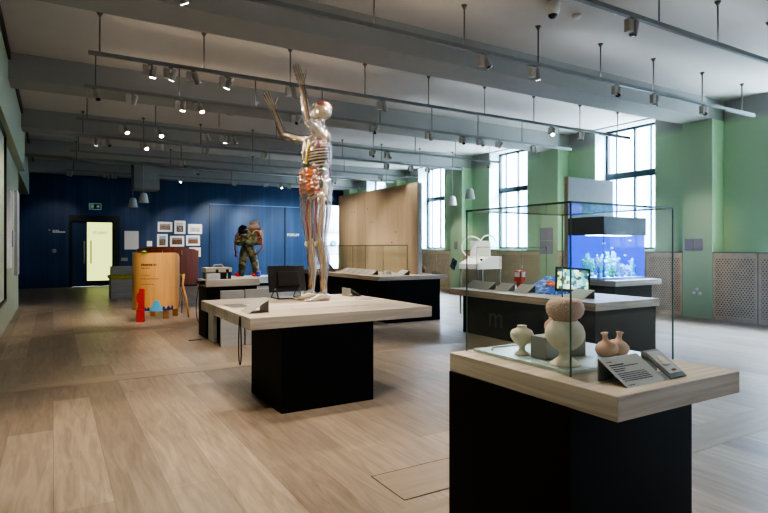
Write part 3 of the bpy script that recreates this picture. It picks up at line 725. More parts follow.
# ceiling devices
dc = MB().lathe([(.10, 0), (.115, .02), (.115, .05), (.10, .055)], (3.0, 10.95, H - .056), 24).build('ceiling_speaker', M['blackside'], None, (3.0, 10.95, H - .056)); tag(dc, 'flat round dark ceiling unit above the left aisle', 'ceiling speaker')
cc = thing('security_camera', 'white dome security camera with black lens on ceiling', 'camera', (4.7, 4.29, H - .16))
MB().lathe([(.055, .03), (.075, .07), (.08, .16)], (4.7, 4.29, H - .16), 24).build('housing', M['white'], cc, (4.7, 4.29, H - .16))
MB().ball((4.7, 4.29, H - .125), (.052, .052, .045)).build('dome', M['helmet'], cc, (4.7, 4.29, H - .16))
for (x, y, l) in ((5.18, 4.37, 'small round white smoke detector beside the dome camera'), (5.46, 4.04, 'faint second white smoke detector right of first one')):
    sd = MB().lathe([(.025, 0), (.05, .02), (.055, .045)], (x, y, H - .046), 20).build('smoke_detector', M['white'], None, (x, y, H - .046)); tag(sd, l, 'smoke detector', 'ceiling smoke detectors')

# ------------------------------------------------------------------ tables
def table(name, label, g, slab, plinths, mat, th, bev=.004):
    t = thing(name, label, 'table', g)
    x0, x1, y0, y1, z = slab
    MB().box(x0, x1, y0, y1, z - th, z).build('tabletop', mat, t, g, bevel=bev)
    for p in plinths: MB().box(p[0], p[1], p[2], p[3], 0, z - th).build('plinth', M['black'], t, g)
    return t
T1 = table('display_table', 'nearest pale pine slab table on black plinth carrying glass case', (1.95, 1.65, 0), (1.62, 2.387, 1.198, 2.115, .80), [(1.615, 2.384, 1.394, 2.111)], M['slabXY'], .088)  # table, case and contents scaled about the camera, results written as coordinates
T2 = table('display_table', 'central pale pine slab table with standing transparent figure', (2.0, 4.6, 0), (1.277, 2.961, 4.126, 5.749, .763), [(1.526, 2.348, 4.128, 4.889)], M['slab'], .095)
T3 = table('display_table', 'long table behind the central one with tall pine wall', (5.2, 9, 0), (4.70, 6.15, 8.09, 11.95, .80), [(4.89, 5.99, 8.10, 11.8)], M['slabXY'], .072)
T4 = table('display_table', 'long low pine table behind the glass case with tablet', (6, 5.5, 0), (5.39, 6.61, 4.28, 7.05, .65), [(5.41, 6.56, 4.30, 6.72)], M['slabXY'], .095)
T5 = table('display_table', 'small pale wood table left behind the central table', (2.2, 8.2, 0), (1.855, 2.64, 8.05, 8.55, .832), [(1.865, 2.6, 8.07, 8.54)], M['slab'], .1)
T6 = table('display_table', 'pale slab table under the glowing aquarium', (8.2, 6.2, 0), (7.6, 8.80, 5.66, 6.78, .765), [(7.65, 8.62, 5.72, 6.70)], M['slab'], .09)
# faint m shape drawn on the low table's plinth
lm = text('m', .42, plain('faint grey mark', (.035, .033, .03), .45), T4, (5.405 - 6, 6.15 - 5.5, .16), (PI / 2, 0, -PI / 2), 'plinth_mark'); lm['label'] = 'faint grey mark m'

# tall pine wall on table 3
wl = thing('partition_board', 'tall knotty pine partition standing along the long table', 'partition', (5.8, 10, .8))
MB().box(5.745, 5.765, 8.46, 11.74, .8, 2.49).build('pine_face', M['ply'], wl, (5.8, 10, .8))
MB().box(5.765, 5.845, 8.46, 11.74, .8, 2.49).build('cool_tinted_body', M['coolside'], wl, (5.8, 10, .8))
wl = thing('partition_board', 'board with pine edge behind the aquarium, face greyed as by cool light', 'partition', (8.2, 6.66, .765))
MB().box(7.62, 8.79, 6.6, 6.68, .765, 2.505).build('cool_tinted_face', M['coolside'], wl, (8.2, 6.66, .765))
MB().box(7.60, 7.62, 6.6, 6.68, .765, 2.505).build('pine_edge', M['ply'], wl, (8.2, 6.66, .765))

# ------------------------------------------------------------------ glass cases
def glass_case(label, x0, x1, y0, y1, z0, z1, joints=(), e=.006, floor=None, edge_m=None):
    g = ((x0 + x1) / 2, (y0 + y1) / 2, z0); em = edge_m or M['glass_edge']
    t = thing('glass_case', label, 'glass case', g); p = .004
    z0 = z0 + .001
    MB().box(x0, x1, y0, y0 + p, z0, z1 - p).build('front_pane', M['glass'], t, g)
    MB().box(x0, x1, y1 - p, y1, z0, z1 - p).build('rear_pane', M['glass'], t, g)
    MB().box(x0, x0 + p, y0 + p, y1 - p, z0, z1 - p).build('left_pane', M['glass'], t, g)
    MB().box(x1 - p, x1, y0 + p, y1 - p, z0, z1 - p).build('right_pane', M['glass'], t, g)
    MB().box(x0, x1, y0, y1, z1 - p, z1).build('top_pane', M['glass'], t, g)
    for (x, y) in ((x0, y0), (x1, y0), (x0, y1), (x1, y1)):
        MB().box(x - e / 2, x + e / 2, y - e / 2, y + e / 2, z0, z1).build('vertical_edge', em, t, g)
    mb = MB(); h = e * .75
    mb.box(x0 - h, x1 + h, y0 - h, y0 + h, z1 - h, z1 + h); mb.box(x0 - h, x1 + h, y1 - h, y1 + h, z1 - h, z1 + h)
    mb.box(x0 - h, x0 + h, y0, y1, z1 - h, z1 + h); mb.box(x1 - h, x1 + h, y0, y1, z1 - h, z1 + h)
    mb.build('top_edge', em, t, g)
    for j in joints: MB().box(x0 - .003, x0 + .003, j - .003, j + .003, z0, z1).build('pane_joint', em, t, g)
    return t
C1 = glass_case('large frameless glass case with pottery on the nearest table', 1.707, 2.366, 1.469, 2.093, .80, 1.473, e=.005)
g = (2.2, 1.95, .75)
MB().box(1.729, 2.343, 1.492, 2.07, .8015, .814).build('display_deck', M['deck'], C1, tuple(C1.location))
mb = MB()
pts = [(1.775, 1.99), (1.82, 2.04), (1.91, 2.034), (2.09, 2.04), (2.23, 2.02)]
mb.tube([(a, b, .8155) for a, b in pts], .004, 6); mb.build('inlay_line', M['metalD'], C1, tuple(C1.location))
glass_case('long glass case along the pine partition', 5.10, 5.62, 8.61, 11.5, .80, 1.33, (9.27, 9.79), .008)
glass_case('clear glass case standing on the long low table', 5.90, 6.40, 5.97, 6.98, .65, 1.30, (), .006)

# pottery in the near case
def lathe_thing(name, label, cat, prof, loc, mat, group=None, n=32):
    o = MB().lathe(prof, (0, 0, 0), n).build(name, mat, None); o.location = loc; tag(o, label, cat, group); return o
lathe_thing('goblet_vase', 'small cream ceramic goblet vase, leftmost in the glass case', 'vase',
    [(.036, 0), (.035, .006), (.017, .018), (.014, .034), (.02, .046), (.04, .062), (.053, .082), (.056, .1), (.048, .118), (.028, .128), (.022, .133), (.022, .139), (.025, .142)], (1.825, 1.847, .815), M['cream']).scale = (.94, .94, .92)
gv = thing('gourd_vase', 'tall cream footed vase with stippled pink bowl stacked on top', 'vase', (1.816, 1.593, .815)); gv.scale = (.92, .92, .93)
MB().lathe([(.067, 0), (.066, .006), (.05, .018), (.03, .034), (.024, .05), (.028, .062), (.05, .074), (.074, .098), (.086, .125), (.087, .145), (.078, .172), (.062, .19), (.055, .197)], (2.03, 1.775, .766), 36).build('lower_vessel', M['cream'], gv, (2.03, 1.775, .766))
MB().lathe([(.053, .197), (.056, .204), (.07, .212), (.08, .228), (.084, .248), (.079, .27), (.066, .286), (.05, .294)], (2.03, 1.775, .766), 36).build('upper_bowl', M['pinkbump'], gv, (2.03, 1.775, .766))
pb = thing('pedestal_box', 'low grey display box behind the tall gourd vase', 'display box', (1.95, 1.74, .815))
MB().box(1.815, 2.066, 1.693, 1.784, .815, .911).build('box_body', M['metal'], pb, (1.95, 1.74, .815), bevel=.002)
lathe_thing('round_jar', 'pinkish round jar on the grey box, mostly hidden by gourd vase', 'jar',
    [(.02, 0), (.034, .012), (.042, .035), (.04, .055), (.028, .07), (.02, .076), (.022, .084)], (1.906, 1.738, .912), M['pink']).scale = (.91, .91, .91)
dv = thing('double_spout_vase', 'pink terracotta double gourd bottle with two spouts', 'vase', (2.155, 1.622, .815)); dv.scale = (.92, .92, .93)
for k, (dx, dy, sg) in enumerate(((-.026, .004, -1), (.032, .0, 1))):
    Rg = Matrix.Rotation(math.radians(9 * (1 if k else -1)), 3, Vector((.511, .86, 0)))
    MB().lathe([(.03, 0), (.048, .010), (.056, .032), (.052, .050), (.034, .066), (.016, .074), (.012, .085), (.012, .10), (.019, .112), (.015, .113)], (2.34 + dx, 1.80 + dy, .766), 28, Rg).build('spouted_gourd', M['pink'], dv, (2.34, 1.80, .766))

# ------------------------------------------------------------------ folded label holders
def wedge(label, loc, rotz, w, dep, h, lines=0, group=None, mat=None, name='label_stand'):
    t = thing(name, label, 'label stand', loc, rotz, group); mat = mat or M['metal']; tk = .004
    mb = MB()
    mb.add([(-w / 2, 0, 0), (w / 2, 0, 0), (w / 2, dep, h), (-w / 2, dep, h), (-w / 2, tk, 0), (w / 2, tk, 0), (w / 2, dep, h - tk), (-w / 2, dep, h - tk)],
           [(0, 1, 2, 3), (7, 6, 5, 4), (0, 4, 5, 1), (3, 2, 6, 7), (0, 3, 7, 4), (1, 5, 6, 2)])
    mb.build('sloping_face', mat, t)
    MB().box(-w / 2, w / 2, dep, dep + tk, 0, h).build('back_leg', M['metalD'], t)
    if lines:
        mb = MB(); L = math.hypot(dep, h); R = Matrix.Rotation(math.atan2(h, dep), 3, 'X'); rnd = random.Random(3)
        rows = [(.16, .16, .0025)] + [(.27, .42, .006), (.34, .80, .0035), (.41, .35, .0035), (.47, .30, .003)] + [(q, .86 + rnd.uniform(-.06, .02), .003) for q in (.56, .62, .68, .74, .80)] + [(.93, .18, .003)]
        for (v, ln, th) in rows:
            x = -w * .42; end = x + w * .84 * ln
            while x < end:
                ww = rnd.uniform(.006, .022) * w / .25; ww = min(ww, end - x)
                c = R @ Vector((x + ww / 2, L * (1 - v), .0008)); mb.obox(c, (ww, th * lines * .7, .001), R); x += ww + .0035 * w / .25
        mb.build('printed_text', M['ink'], t)
    return t
wedge('large grey folded label stand with printed text on nearest table', (1.861, 1.251, .8005), 0, .2275, .123, .082, 1, mat=M['metalM'])
# tactile plate beside it
tp = thing('tactile_plate', 'small sloping grey plate with a relief bust and oval', 'label stand', (2.052, 1.251, .8005)); tp.scale = (.91, .91, .91)
R = Matrix.Rotation(math.atan2(.09, .135), 3, 'X')
mb = MB(); c = Vector((2.255, 1.375, .7525)) + R @ Vector((0, .081, .0)); mb.obox(c + Vector((0, 0, .002)), (.112, .162, .008), R); mb.build('frame_plate', M['metal'], tp, (2.255, 1.375, .7505))
mb = MB(); mb.obox(c + R @ Vector((0, .004, .009)), (.088, .13, .002), R); mb.build('pale_panel', M['metalL'], tp, (2.255, 1.375, .7505))
mb = MB(); mb.ball(c + R @ Vector((0, .012, .011)), (.022, .028, .004), R); mb.ball(c + R @ Vector((0, -.008, .011)), (.028, .012, .004), R); mb.build('bust_relief', M['cream'], tp, (2.255, 1.375, .7505))
mb = MB(); mb.ball(c + R @ Vector((0.006, -.045, .011)), (.018, .006, .002), R); mb.build('dark_oval', M['terra'], tp, (2.255, 1.375, .7505))
MB().box(2.20, 2.31, 1.508, 1.512, .7505, .84).build('back_leg', M['metalD'], tp, (2.255, 1.375, .7505))

# on the central table
wedge('folded grey label stand at the near left of central table', (1.345, 4.51, .7635), -PI / 2, .22, .17, .105)
wedge('folded grey label stand right of the transparent figure', (2.90, 5.45, .7635), PI / 2, .2, .14, .09)
gr = thing('speaker_grille', 'flat perforated dark plate let into the central table', 'grille', (1.435, 5.03, .7635))
MB().box(1.345, 1.525, 4.88, 5.20, .7635, .7662).build('plate', M['metalD'], gr, (1.435, 5.03, .7635))
mb = MB()
for i in range(8):
    for j in range(13): mb.lathe([(.007, 0), (.007, .001)], (1.36 + i * .0215, 4.90 + j * .0235, .7662), 6)
mb.build('holes', M['ink'], gr, (1.435, 5.03, .7635))
o = MB().box(2.68, 2.88, 4.98, 5.10, .7635, .767).build('flat_label', M['metalD'], None, (2.7, 4.98, .7635)); tag(o, 'flat grey label plate before the right label stand', 'label')
o = MB().box(1.81, 2.49, 4.51, 4.68, .7635, .765).build('engraved_plate', M['slab'], None, (1.81, 4.51, .7635)); tag(o, 'faint engraved strip set in the central tabletop', 'label')

# monitor seen from behind
mo = thing('display_monitor', 'black flat screen seen from behind on central table', 'monitor', (2.10, 5.525, .7635))
Rm = Matrix.Rotation(math.radians(-14), 3, 'X')
c = Vector((2.16, 5.68, .955))
mb = MB(); mb.obox(c, (.40, .03, .275), Rm); mb.build('casing', M['blackplastic'], mo, (2.15, 5.66, .75), bevel=.004)
mb = MB(); mb.obox(c + Rm @ Vector((.01, -.025, -.005)), (.24, .02, .15), Rm); mb.build('rear_cover', M['blackside'], mo, (2.15, 5.66, .75), bevel=.003)
for s in (-1, 1):
    mb = MB(); mb.tube([(2.155 + s * .125, 5.58, .755), (2.155 + s * .125, 5.645, .86), (2.155 + s * .12, 5.67, .9)], .006, 6); mb.tube([(2.155 + s * .125, 5.58, .756), (2.155 + s * .125, 5.80, .756), (2.155 + s * .12, 5.71, .84)], .006, 6)
    mb.build('wire_foot', M['cable'], mo, (2.15, 5.66, .75))
MB().box(2.03, 2.28, 5.573, 5.587, .7503, .762).build('cross_bar', M['cable'], mo, (2.15, 5.66, .75))
MB().lathe([(.009, 0), (.009, .006)], (2.01, 5.63, .85), 10, Matrix.Rotation(PI / 2, 3, 'X')).build('logo_dot', M['metalL'], mo, (2.15, 5.66, .75))

# bench behind the central table, cords
bn = thing('box_bench', 'pale grey wood box bench partly under central table', 'bench', (2.3, 7.5, 0))
g = (2.3, 7.5, 0)
M['palebench'] = wood('pale whitened board', (.56, .54, .51), (.50, .475, .45), .6, 'X', 1, .5, 9)
MB().box(1.876, 2.18, 7.30, 7.35, 0, .73).build('front_board', M['palebench'], bn, g)
MB().box(2.20, 2.62, 7.30, 7.35, 0, .735).build('front_board', M['palebench'], bn, g)
MB().box(1.876, 2.62, 7.35, 8.0, .40, .44).build('seat_board', M['palebench'], bn, g)
MB().box(1.876, 1.92, 7.70, 8.0, 0, .40).build('side_board', M['palebench'], bn, g)
MB().box(2.58, 2.62, 7.35, 8.0, 0, .40).build('side_board', M['palebench'], bn, g)
def cord(label, x, y, zt, zb, w, par, name='hanging_cord', ax='y'):
    mb = MB(); pts = []
    for k in range(25):
        a = 2 * PI * k / 24; hh = (zt - zb) / 2
        dw = w / 2 * math.sin(a) * (1 - .35 * math.cos(a)); pts.append((x, y + dw, (zt + zb) / 2 + hh * math.cos(a)) if ax == 'y' else (x + dw, y, (zt + zb) / 2 + hh * math.cos(a)))
    mb.tube(pts[:-1], .005, 6, closed=True)
    o = mb.build(name, M['cable'], par, par.location); o['label'] = label; return o
cord('thin black looped headphone cord hanging from central table', 1.268, 4.36, .75, .37, .07, T2)
cord('thick black looped cord hanging from the far left table', 1.80, 8.12, .80, .22, .12, T5, ax='x')
hh = MB().box(1.78, 1.854, 8.08, 8.30, .765, .825).build('headphone_holder', M['blackplastic'], None, (1.8, 8.1, .765), bevel=.008); tag(hh, 'small black holder fixed to the side of far left table', 'holder')
# things on table 5
bx = MB().box(1.875, 2.065, 8.08, 8.16, .8325, .92).build('grey_box', M['metalL'], None, (1.9, 8.1, .8325), bevel=.002); tag(bx, 'small plain pale grey box on the far left table', 'box')
cs = thing('tool_case', 'pale wood lidded case with black body and clasps', 'case', (2.05, 8.35, .8325)); g = (2.05, 8.35, .8325)
MB().box(1.90, 2.26, 8.22, 8.45, .8325, .93).build('body', M['blackplastic'], cs, g)
MB().box(1.89, 2.27, 8.21, 8.46, .93, 1.0).build('lid', M['slab'], cs, g, bevel=.004)
for q in (2.05, 2.20): MB().box(q - .018, q + .018, 8.195, 8.21, .925, .975).build('clasp', M['blackplastic'], cs, g)
MB().tube([(2.02, 8.33, 1.002), (2.04, 8.33, 1.035), (2.14, 8.33, 1.04), (2.18, 8.33, 1.002)], .012, 8).build('handle', M['metalD'], cs, g)
MB().box(2.19, 2.205, 8.205, 8.22, .84, .925).build('strap', M['metalL'], cs, g)

# ------------------------------------------------------------------ transparent figure
FO = Vector((2.325, 5.31, .75)); FS = .976; FP = Vector((2.269, 5.183, .7635))
def B(fx, ly, z): return Vector((FO.x - fx, FO.y - ly, FO.z + z))
fig = thing('transparent_figure', 'tall clear plastic anatomical human figure with both arms raised', 'statue', FP); fig.scale = (FS, FS, FS)
def limb(mb, pts, rs, n=14):
    # resample for smooth taper
    P = [B(*p) for p in pts]; out = []; ro = []
    for i in range(len(P) - 1):
        for k in range(4): t = k / 4; out.append(P[i].lerp(P[i + 1], t)); ro.append(rs[i] * (1 - t) + rs[i + 1] * t)
    out.append(P[-1]); ro.append(rs[-1]); mb.tube(out, ro, n)
    for p, r in zip(P, rs): mb.ball(p, r * .99, n=12, m=8)
def mirror(p): return (p[0], -p[1], p[2])
legN = [(-.03, .10, 1.06), (-.02, .105, .85), (-.01, .115, .66), (-.015, .118, .57), (-.045, .12, .44), (-.05, .12, .30), (-.045, .12, .13), (-.045, .12, .075)]
legR = [.112, .098, .072, .062, .066, .052, .037, .04]
legF = [(.015, -.10, 1.06), (.01, -.10, .85), (0, -.10, .66), (-.005, -.10, .57), (-.02, -.10, .44), (-.02, -.10, .30), (-.005, -.10, .13), (0, -.10, .075)]
armN = [(-.03, .18, 1.66), (.08, .245, 1.70), (.216, .33, 1.765), (.235, .32, 1.87), (.265, .30, 2.112)]
armNR = [.068, .056, .046, .046, .029]
armF = [(.0, -.18, 1.68), (.09, -.28, 1.70), (.199, -.38, 1.76), (.24, -.375, 1.85), (.321, -.36, 2.014)]
mb = MB()
tor = [(-.01, 1.00, .10, .15), (-.015, 1.06, .145, .185), (-.018, 1.13, .165, .195), (-.015, 1.2, .16, .185), (-.012, 1.28, .15, .165), (-.015, 1.36, .148, .158), (-.02, 1.44, .155, .168), (-.022, 1.52, .158, .182), (-.025, 1.60, .14, .195), (-.03, 1.67, .11, .185), (-.04, 1.72, .075, .12), (-.045, 1.76, .06, .065)]
mb.rings([(FO.x - c, FO.y, FO.z + z, a, b) for (c, z, a, b) in tor], 28)
limb(mb, legN, legR); limb(mb, legF, legR)
limb(mb, armN, armNR); limb(mb, armF, [.062, .052, .043, .043, .028])
limb(mb, [(-.045, 0, 1.70), (-.055, 0, 1.86)], [.062, .056])
# feet
for (ax, ly) in ((-.045, .12), (0, -.10)):
    limb(mb, [(ax - .045, ly, .04), (ax + .03, ly, .05), (ax + .12, ly + (.01 if ly > 0 else -.01), .028), (ax + .175, ly + (.012 if ly > 0 else -.012), .02)], [.036, .045, .03, .018])
    for k in range(5):
        yy = ly + (k - 2) * .018; limb(mb, [(ax + .12, yy, .022), (ax + .19 - abs(k - 1) * .008, yy, .014)], [.018, .012], 8)
# head tilted back, with nose, chin, ears
Rh = Matrix.Rotation(math.radians(-24), 3, 'Y')   # front is -X: leaning back lifts the face
Rh = Matrix.Rotation(math.radians(24), 3, 'Y')
hc = B(-.07, 0, 1.965)
def HP(f, l, u): return hc + Rh @ Vector((-f, -l, u))
mb.ball(hc + Rh @ Vector((.012, 0, .02)), (.105, .083, .105), Rh, 20, 14)
mb.ball(HP(.035, 0, -.045), (.068, .062, .085), Rh, 16, 12)
mb.ball(HP(.075, 0, -.10), (.028, .03, .022), Rh)                       # chin
mb.tube([HP(.088, 0, .02), HP(.115, 0, -.025), HP(.098, 0, -.035)], [.01, .016, .012], 8)   # nose
mb.ball(HP(.095, 0, -.063), (.014, .026, .012), Rh)                   # lips
mb.ball(HP(.085, 0, .035), (.02, .055, .014), Rh)                     # brow
for s in (-1, 1): mb.ball(HP(-.01, s * .085, -.01), (.022, .008, .032), Rh)
# hands: palm, four fingers, thumb
def hand(wr, tip, th, spread, curl, mb, bonemb):
    W, T, TH = B(*wr), B(*tip), B(*th)
    ax = (T - W); L = ax.length; ax.normalize()
    sd = (TH - W); sd = (sd - ax * sd.dot(ax)).normalized(); nn = ax.cross(sd)
    K = W + ax * L * .45
    for q in (-1, -.33, .33, 1):
        mb.tube([W + sd * q * .014, K + sd * q * .034 * .9], [.02, .016], 8); mb.ball(K + sd * q * .031, .0165)
    mb.ball(W.lerp(K, .55), (.034, .034, .034)) if False else None
    for i, q in enumerate((1, .36, -.3, -.95)):
        fl = L * (.50, .56, .52, .42)[i]; b = K + sd * q * .030
        d1 = (ax + sd * q * spread).normalized()
        p1 = b + d1 * fl * .42; p2 = p1 + (d1 + nn * curl).normalized() * fl * .33; p3 = p2 + (d1 + nn * curl * 2).normalized() * fl * .25
        mb.tube([b, p1, p2, p3], [.0125, .011, .010, .008], 8); mb.ball(p3, .008, n=8, m=6); mb.ball(p1, .0115, n=8, m=6)
        bonemb.tube([W + sd * q * .012, b, p1, p2, p3], [.005, .0055, .0045, .004, .003], 6)
    tb = W + ax * L * .16 + sd * .022
    tm = tb.lerp(TH, .55) + sd * .006
    mb.tube([tb, tm, TH], [.019, .014, .009], 8); mb.ball(TH, .009, n=8, m=6)
    bonemb.tube([tb, tm, TH], [.006, .005, .003], 6)
bones = MB()
hand((.265, .30, 2.112), (.331, .28, 2.315), (.222, .29, 2.27), .10, .06, mb, bones)
hand((.321, -.36, 2.014), (.415, -.35, 2.190), (.285, -.32, 2.135), .16, .10, mb, bones)
skin = mb.build('clear_body', M['skin'], fig, FO, remesh=.007, smooth_it=3)
# skeleton and organs
mb = bones
def bl(pts, rs, m=mb): limb(m, pts, rs, 8)
for leg in (legN, legF):
    s = 1 if leg is legN else -1
    bl([(leg[0][0], leg[0][1] - .02 * s, 1.10), (leg[0][0] - .01, leg[0][1] + .025 * s, 1.06), (leg[2][0] + .015, leg[2][1], .66), (leg[3][0] + .005, leg[3][1], .595)], [.03, .022, .017, .033])
    bl([(leg[3][0] + .005, leg[3][1], .555), (leg[4][0] + .025, leg[4][1], .44), (leg[6][0], leg[6][1], .11)], [.032, .019, .02])
    bl([(leg[3][0] - .03, leg[3][1] + .01 * s, .53), (leg[6][0] - .02, leg[6][1] + .01 * s, .11)], [.011, .011])
    bl([(leg[3][0] + .055, leg[3][1], .59), (leg[3][0] + .055, leg[3][1], .575)], [.02, .02])
    bl([(leg[7][0] - .045, leg[7][1], .035), (leg[7][0] + .02, leg[7][1], .05), (leg[7][0] + .11, leg[7][1], .022)], [.022, .024, .016])
    for k in range(5): bl([(leg[7][0] + .03, leg[7][1] + (k - 2) * .010, .04), (leg[7][0] + .175, leg[7][1] + (k - 2) * .017, .014)], [.007, .005])
mb.build('leg_arm_bones', M['bone'], fig, FO)
mb = MB()
for a, r in ((armN, 1), (armF, 1)):
    bl([a[0], a[2]], [.028, .018], mb)
    e, w = Vector(a[2]), Vector(a[4])
    for s in (-1, 1): bl([tuple(e + Vector((.010 * s, .006 * s, 0))), tuple(w + Vector((.009 * s, 0, 0)))], [.012, .009], mb)
mb.build('arm_bones', M['bone'], fig, FO)
mb = MB()   # rib cage
for k in range(10):
    z = 1.655 - k * .030; a = .095 + .04 * min(1, k / 3.5); b = .10 + .058 * min(1, k / 3.5)
    if k > 7: b -= .012 * (k - 7)
    for s in (-1, 1):
        pts = []
        for j in range(13):
            th = PI * .02 + j / 12 * PI * (.93 if k < 7 else .93 - .12 * (k - 6))
            pts.append(B(-.022 - a * math.cos(th), s * b * math.sin(th), z - .055 * (j / 12) + .01))
        mb.tube(pts, [.0075] * 13, 6)
mb.tube([B(.112, 0, 1.62), B(.13, 0, 1.44)], [.016, .013], 8)
for s in (-1, 1): mb.tube([B(.075, s * .01, 1.675), B(.02, s * .10, 1.70), B(-.02, s * .175, 1.69)], .009, 6)
mb.build('rib_cage', M['bone'], fig, FO)
mb = MB()
for k in range(34):
    z = 1.03 + k * .0245; f = -.12 + .03 * math.sin(k / 34 * 9) + (.06 if k > 28 else 0) * (k - 28) / 6
    mb.lathe([(.014, 0), (.022, .006), (.022, .014), (.014, .02)], B(f, 0, z), 10)
mb.build('spine', M['bone'], fig, FO)
mb = MB()
for s in (-1, 1):
    mb.ball(B(-.07, s * .085, 1.15), (.06, .02, .075), Matrix.Rotation(s * .5, 3, 'Z')); mb.ball(B(-.02, s * .11, 1.08), (.034, .03, .034))
    mb.tube([B(-.02, s * .10, 1.08), B(.05, s * .05, 1.05), B(.075, 0, 1.05)], .014, 8)
mb.ball(B(-.12, 0, 1.12), (.025, .04, .06)); mb.build('pelvis', M['bone'], fig, FO)
mb = MB(); mb.ball(hc + Rh @ Vector((.014, 0, .02)), (.088, .068, .082), Rh, 18, 12); mb.ball(HP(.045, 0, -.045), (.042, .045, .06), Rh)
mb.build('skull', M['bone'], fig, FO)
mb = MB(); mb.ball(hc + Rh @ Vector((.014, 0, .056)), (.094, .075, .060), Rh, 18, 12); mb.build('brain', M['brain'], fig, FO)
mb = MB()
for s in (-1, 1): mb.ball(B(-.015, s * .07, 1.52), (.10, .075, .135))
mb.build('lungs', M['lung'], fig, FO)
mb = MB(); mb.ball(B(.06, -.02, 1.385), (.07, .12, .038)); mb.ball(B(-.03, .10, 1.345), (.028, .03, .05)); mb.ball(B(-.02, .115, 1.20), (.022, .03, .05)); mb.build('liver', M['liver'], fig, FO)
mb = MB()   # coiled intestine
pts = []
for k in range(230):
    t = k / 229; z = 1.345 - .235 * t; ph = k * .95
    pts.append(B(.068 + .050 * math.cos(ph * .8), .115 * math.sin(ph * .47), z + .010 * math.sin(ph)))
mb.tube(pts, .016, 8); mb.ball(B(.05, 0, 1.23), (.07, .10, .115)); mb.build('intestines', M['bowel'], fig, FO)
mb = MB()
def vess(m, pts, r): limb(m, pts, [r] * len(pts), 6)
vess(mb, [(-.06, .01, 1.60), (-.06, .01, 1.15), (.02, .07, 1.06), (.03, .09, .85), (.01, .10, .66)], .010)
vess(mb, [(-.06, -.01, 1.15), (.05, -.07, 1.05), (.06, -.08, .85), (.02, -.09, .62)], .010)
for a in (armN, armF): vess(mb, [(p[0] + .018, p[1], p[2]) for p in a], .006)
for l in (legN, legF): vess(mb, [(p[0] + .035, p[1], p[2]) for p in l[3:7]], .005)
mb.build('arteries', M['artery'], fig, FO)
for l in (legN, legF):
    mb = MB()
    for dx, dy in ((-.05, .012), (-.035, -.03)): vess(mb, [(p[0] + dx * r / .1 * 1.1, p[1] + dy, p[2]) for p, r in zip(l[:7], legR)], .006)
    mb.build('leg_veins', M['vein'], fig, FO)
for a in (armN, armF):
    mb = MB(); vess(mb, [(p[0] - .02, p[1] + .01, p[2]) for p in a], .007); mb.build('arm_vein', M['vein'], fig, FO)
mb = MB(); vess(mb, [(-.1, .13, 1.6), (-.12, .12, 1.3), (-.10, .12, 1.1)], .008); mb.build('side_vein', M['vein'], fig, FO)
mb = MB()
rv = random.Random(4)
for l, RR_ in ((legN, legR), (legF, legR)):
    for q in range(7):
        a = 2 * PI * q / 7 + .3; pts = []
        for p, r_ in zip(l[:7], RR_):
            a2 = a + rv.uniform(-.25, .25); pts.append((p[0] + r_ * .72 * math.cos(a2), p[1] + r_ * .72 * math.sin(a2), p[2]))
        vess(mb, pts, .0042)
mb.build('leg_vessels', plain('pale lilac vessels', (.42, .33, .40), .35, var=.3, scale=30), fig, FO)
for l in (legN, legF):
    mb = MB()
    for dx in (.03, -.01): vess(mb, [(p[0] + dx, p[1] + .03, p[2]) for p in l[:7]], .0045)
    mb.build('leg_nerves', M['nerve'], fig, FO)
mb = MB(); vess(mb, [(p[0] + .012, p[1] - .014, p[2]) for p in armF], .011); mb.build('arm_nerve', M['nerve'], fig, FO)
mb = MB(); vess(mb, [(p[0], p[1] + .02, p[2]) for p in armN], .005); mb.build('arm_nerve', M['nerve'], fig, FO)
mb = MB(); vess(mb, [(.11, .1, 1.6), (.13, .08, 1.4)], .012); mb.build('chest_nerve', M['nerve'], fig, FO)
MB().lathe([(.16, 0), (.16, .004)], (FO.x, FO.y, .7501), 28).build('base_disc', M['slab'], fig, FO)

# ------------------------------------------------------------------ table 3 contents
wd = [(5.0, 8.75), (5.0, 9.0), (5.0, 9.26), (5.0, 9.52), (5.0, 9.78)]
for k, (x, y) in enumerate(wd):
    wedge('grey folded label stand before long glass case, %s from its near end' % ORD[k], (x - .14, y, .8005), -PI / 2, .235, .15, .09, group='label stands before the long case', mat=M['metalM'])
wedge('light grey label stand at near corner of the long table', (5.28, 8.38, .8005), -PI / 2, .26, .15, .09, mat=M['metalL'])
wedge('small grey label stand beside the brown leather jug', (6.12, 8.28, .8005), PI / 2, .18, .12, .06, mat=M['metalL'])
vj = MB(); Rv = Matrix.Rotation(math.radians(-28), 3, 'Y')
vj.lathe([(.045, 0), (.085, .05), (.10, .11), (.085, .18), (.05, .24), (.03, .30), (.022, .36), (.03, .375)], (0, 0, 0), 28, Rv)
vj = vj.build('leaning_jug', M['terra'], None); vj.scale = (.8, .8, .7); vj.location = (6.05, 8.72, .825); tag(vj, 'brown leaning jug with long neck right of pine partition', 'jug')
# dark wing-like object at the far end of the case
wg = MB(); wg.prism([(0, 0), (.55, .0), (.60, .10), (.48, .17), (.30, .12), (.12, .03)], 'x', -.05, .05)
wg = wg.build('carved_figure', M['blackside'], None, bevel=.012); wg.location = (4.90, 10.2, .8005); wg.rotation_euler = (0, 0, -.08); tag(wg, 'low dark carved object at the far end of long table', 'carving')
bxw = MB().box(5.24, 5.36, 8.74, 8.86, .802, .86).build('white_block', M['white'], None, (5.3, 8.8, .802)); tag(bxw, 'small white block inside the long glass case', 'block')

